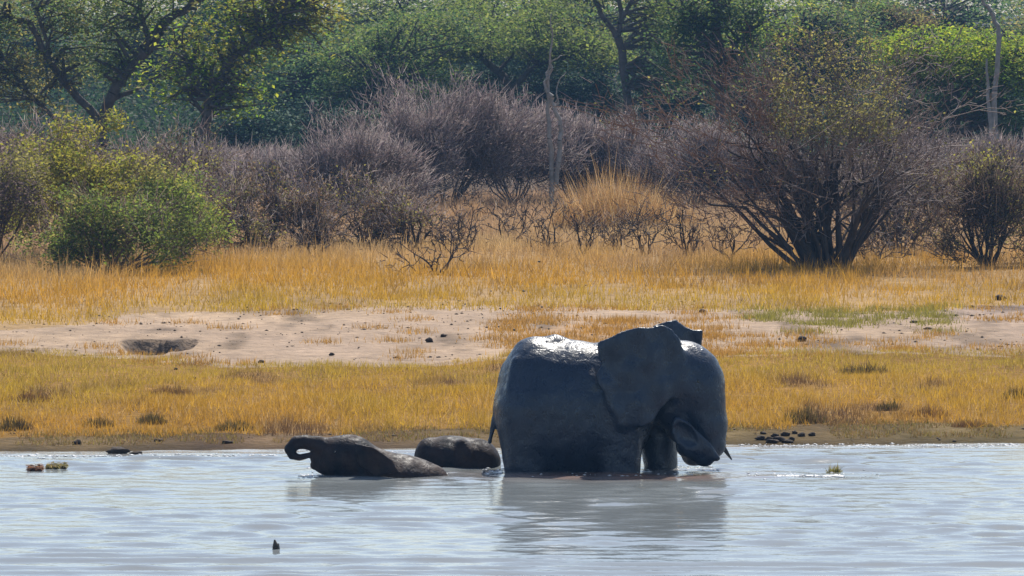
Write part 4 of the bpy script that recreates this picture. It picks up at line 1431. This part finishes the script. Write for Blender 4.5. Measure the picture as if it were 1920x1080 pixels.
# dung crumbs, stones and litter strewn over sand and shore, one mass
x, y = scatter(2600, -9.5, 9.5, 84.6, 118, 9)
z = gh(x, y)
px, py0, py = zones(x, y, z)
keep = (((py < curve(px, C_MARSH)) & (py > curve(px, C_SAND) - 12)) | (py > curve(px, C_MUD) - 10)) & (fbm(x, y * 0.4, 1.2, 250, 3) > -0.1) & (y > shore(x) + 0.15)
x, y, z = x[keep], y[keep], z[keep]
co, fs = np.array([[1, 0, 0], [-1, 0, 0], [0, 1, 0], [0, -1, 0], [0, 0, 1], [0, 0, -0.5]], float), np.array([[0, 2, 4], [2, 1, 4], [1, 3, 4], [3, 0, 4], [2, 0, 5], [1, 2, 5], [3, 1, 5], [0, 3, 5]])
r_ = 0.008 + 0.022 * rng.uniform(0, 1, len(x)) ** 3
V = (co[None] * (r_[:, None] * rng.uniform(0.6, 1.5, (len(x), 3)))[:, None, :] * np.array([1.2, 1, 0.7]) + np.stack([x, y, z + r_ * 0.3], 1)[:, None, :]).reshape(-1, 3)
Fq = (fs[None] + (np.arange(len(x)) * 6)[:, None, None]).reshape(-1, 3)
tag(link('litter', mesh_np('litter', V, Fq, M_LITTER)), 'dung crumbs and small stones strewn over the sand and the shore', 'litter', None, 'stuff')

# stub of wood in the open water
p = G(517, 1033)
stub = thing('stub', p, 'short dark pointed stub poking out of the open water', 'stub')
sc = F / p[1]
v, f = segs_mesh([np.array([0, 0, -0.1, 0.0, 0, 0.04, 0.035, 0.036]), np.array([0.0, 0, 0.04, -0.012, 0, 0.11, 0.036, 0.008])], 7)
link('wood', mesh_np('wood', v, f, M_STUB, None, True), stub)
v, f = segs_mesh([np.array([0.045, 0, -0.1, 0.03, 0.0, 0.07, 0.026, 0.007])], 6)
tag(link('splinter', mesh_np('splinter', v, f, M_BARKP, None, True), stub), 'pale splinter')

# floating weed
tuft = tussock('water_weed', 'yellow green weed tuft standing up from the water beyond the bright ripple streak', 'water weed', 1564, 886, 26, 17, 160, [(0.3, 0.25, 0.05), (0.22, 0.19, 0.05)], None, 0.5)


def raft(px0, px1, py, label, pal, n, hpx, group):
    p = G((px0 + px1) / 2, py)
    sc = F / p[1]
    root = thing('weed_raft', p, label, 'floating weed', group)
    wd = (px1 - px0) / sc
    pos = np.stack([rng.uniform(-wd / 2, wd / 2, n), rng.uniform(-0.18, 0.18, n), np.abs(rng.normal(0.015, 0.02, n))], 1)
    v, f, c = leaf_mesh(pos, 0.07, pick(pal, n), 1.0, 0.4)
    link('strands', mesh_np('strands', v, f, M_LEAF, c), root)


raft(52, 80, 882, 'brown floating weed strip on the water, the redder of two', [(0.25, 0.13, 0.07), (0.18, 0.10, 0.06)], 260, 8, 'floating weed near the shore')
raft(88, 125, 879, 'olive floating weed strip on the water, next to the brown one', [(0.22, 0.19, 0.06), (0.26, 0.2, 0.08)], 320, 8, 'floating weed near the shore')


# foam and splash, one mass; white lumps also stand in for the bright ripple
def foam(spots):
    V, Fs, off = [], [], 0
    for (px0, px1, py, n, jy, r) in spots:
        for _ in range(n):
            a = G(rng.uniform(px0, px1), py + rng.normal(0, jy))
            co, fs = lump_small
            s_ = r * rng.uniform(0.5, 1.5)
            q = co * np.array([s_ * rng.uniform(1, 3.2), s_ * 1.6, s_ * 0.6]) + a
            V.append(q)
            Fs.append(fs + off)
            off += len(co)
    return np.concatenate(V), np.concatenate(Fs)


ph = (1 + 5 ** 0.5) / 2
lump_small = (np.array([[1, 0, 0], [-1, 0, 0], [0, 1, 0], [0, -1, 0], [0, 0, 1], [0, 0, -0.5]], float),
              np.array([[0, 2, 4], [2, 1, 4], [1, 3, 4], [3, 0, 4], [2, 0, 5], [1, 2, 5], [3, 1, 5], [0, 3, 5]]))
v, f = foam([(1455, 1580, 894, 90, 0.8, 0.018), (1400, 1650, 890, 60, 4, 0.010), (560, 606, 893, 60, 1.5, 0.014), (575, 600, 880, 14, 4, 0.01),
             (780, 850, 890, 40, 3, 0.010), (905, 950, 886, 40, 3, 0.014), (1270, 1350, 880, 60, 3, 0.012), (960, 1300, 891, 70, 2, 0.009), (1205, 1218, 884, 12, 2, 0.012),
             (0, 520, 856, 220, 1.6, 0.012), (1380, 1920, 836, 220, 1.6, 0.012), (520, 940, 848, 90, 1.6, 0.010)])
tag(link('foam', mesh_np('foam', v, f, M_FOAM)), 'white lumps for foam, splashes and the bright ripple along waterlines', 'foam', None, 'stuff')

# mud flung up over the back of the elephant
V, Fs, off = [], [], 0
spots = [(1011, 491, 3), (982, 546, 3.2), (921, 546, 2), (900, 579, 2.2), (938, 579, 3.4), (944, 583, 2), (905, 596, 2.2), (1016, 576, 2.6), (935, 613, 2.4), (911, 622, 1.6), (964, 619, 3), (1029, 617, 3), (1015, 604, 1.8), (1110, 628, 2.4), (1068, 623, 1.8), (1088, 630, 1.6), (950, 520, 1.8), (1098, 535, 1.8), (1106, 552, 1.6), (1090, 615, 1.8), (895, 630, 1.5), (1125, 610, 1.5), (1060, 610, 1.4), (1045, 598, 1.4)]
for (px, py, r) in spots:
    a = P(px, py, 80.4 + rng.uniform(-0.4, 0.4))
    q = lump_small[0] * (r / 150.0) * rng.uniform(0.7, 1.2, 3) + a
    V.append(q)
    Fs.append(lump_small[1] + off)
    off += 6
tag(link('mud_spray', mesh_np('mud_spray', np.concatenate(V), np.concatenate(Fs), M_MUDDROP)), 'dark mud drops flying in the air above the adult elephant back', 'mud spray', None, 'stuff')

# ------------------------------------------------------------------ haze
me = bpy.data.meshes.new('haze')
x0, x1, y0, y1, z0, z1 = -950, 950, -100, 1550, -2.4, 22
me.from_pydata([(x0, y0, z0), (x1, y0, z0), (x1, y1, z0), (x0, y1, z0), (x0, y0, z1), (x1, y0, z1), (x1, y1, z1), (x0, y1, z1)], [],
               [(0, 3, 2, 1), (4, 5, 6, 7), (0, 1, 5, 4), (1, 2, 6, 5), (2, 3, 7, 6), (3, 0, 4, 7)])
mh, n, out = nodes('haze_air')
pv = n.nodes.new('ShaderNodeVolumePrincipled')
pv.inputs['Color'].default_value = (0.30, 0.58, 1.0, 1)
pv.inputs['Density'].default_value = 0.00025
pv.inputs['Anisotropy'].default_value = 0.0
n.links.new(pv.outputs[0], out.inputs['Volume'])
me.materials.append(mh)
tag(link('haze', me), None, None, None, 'stuff')
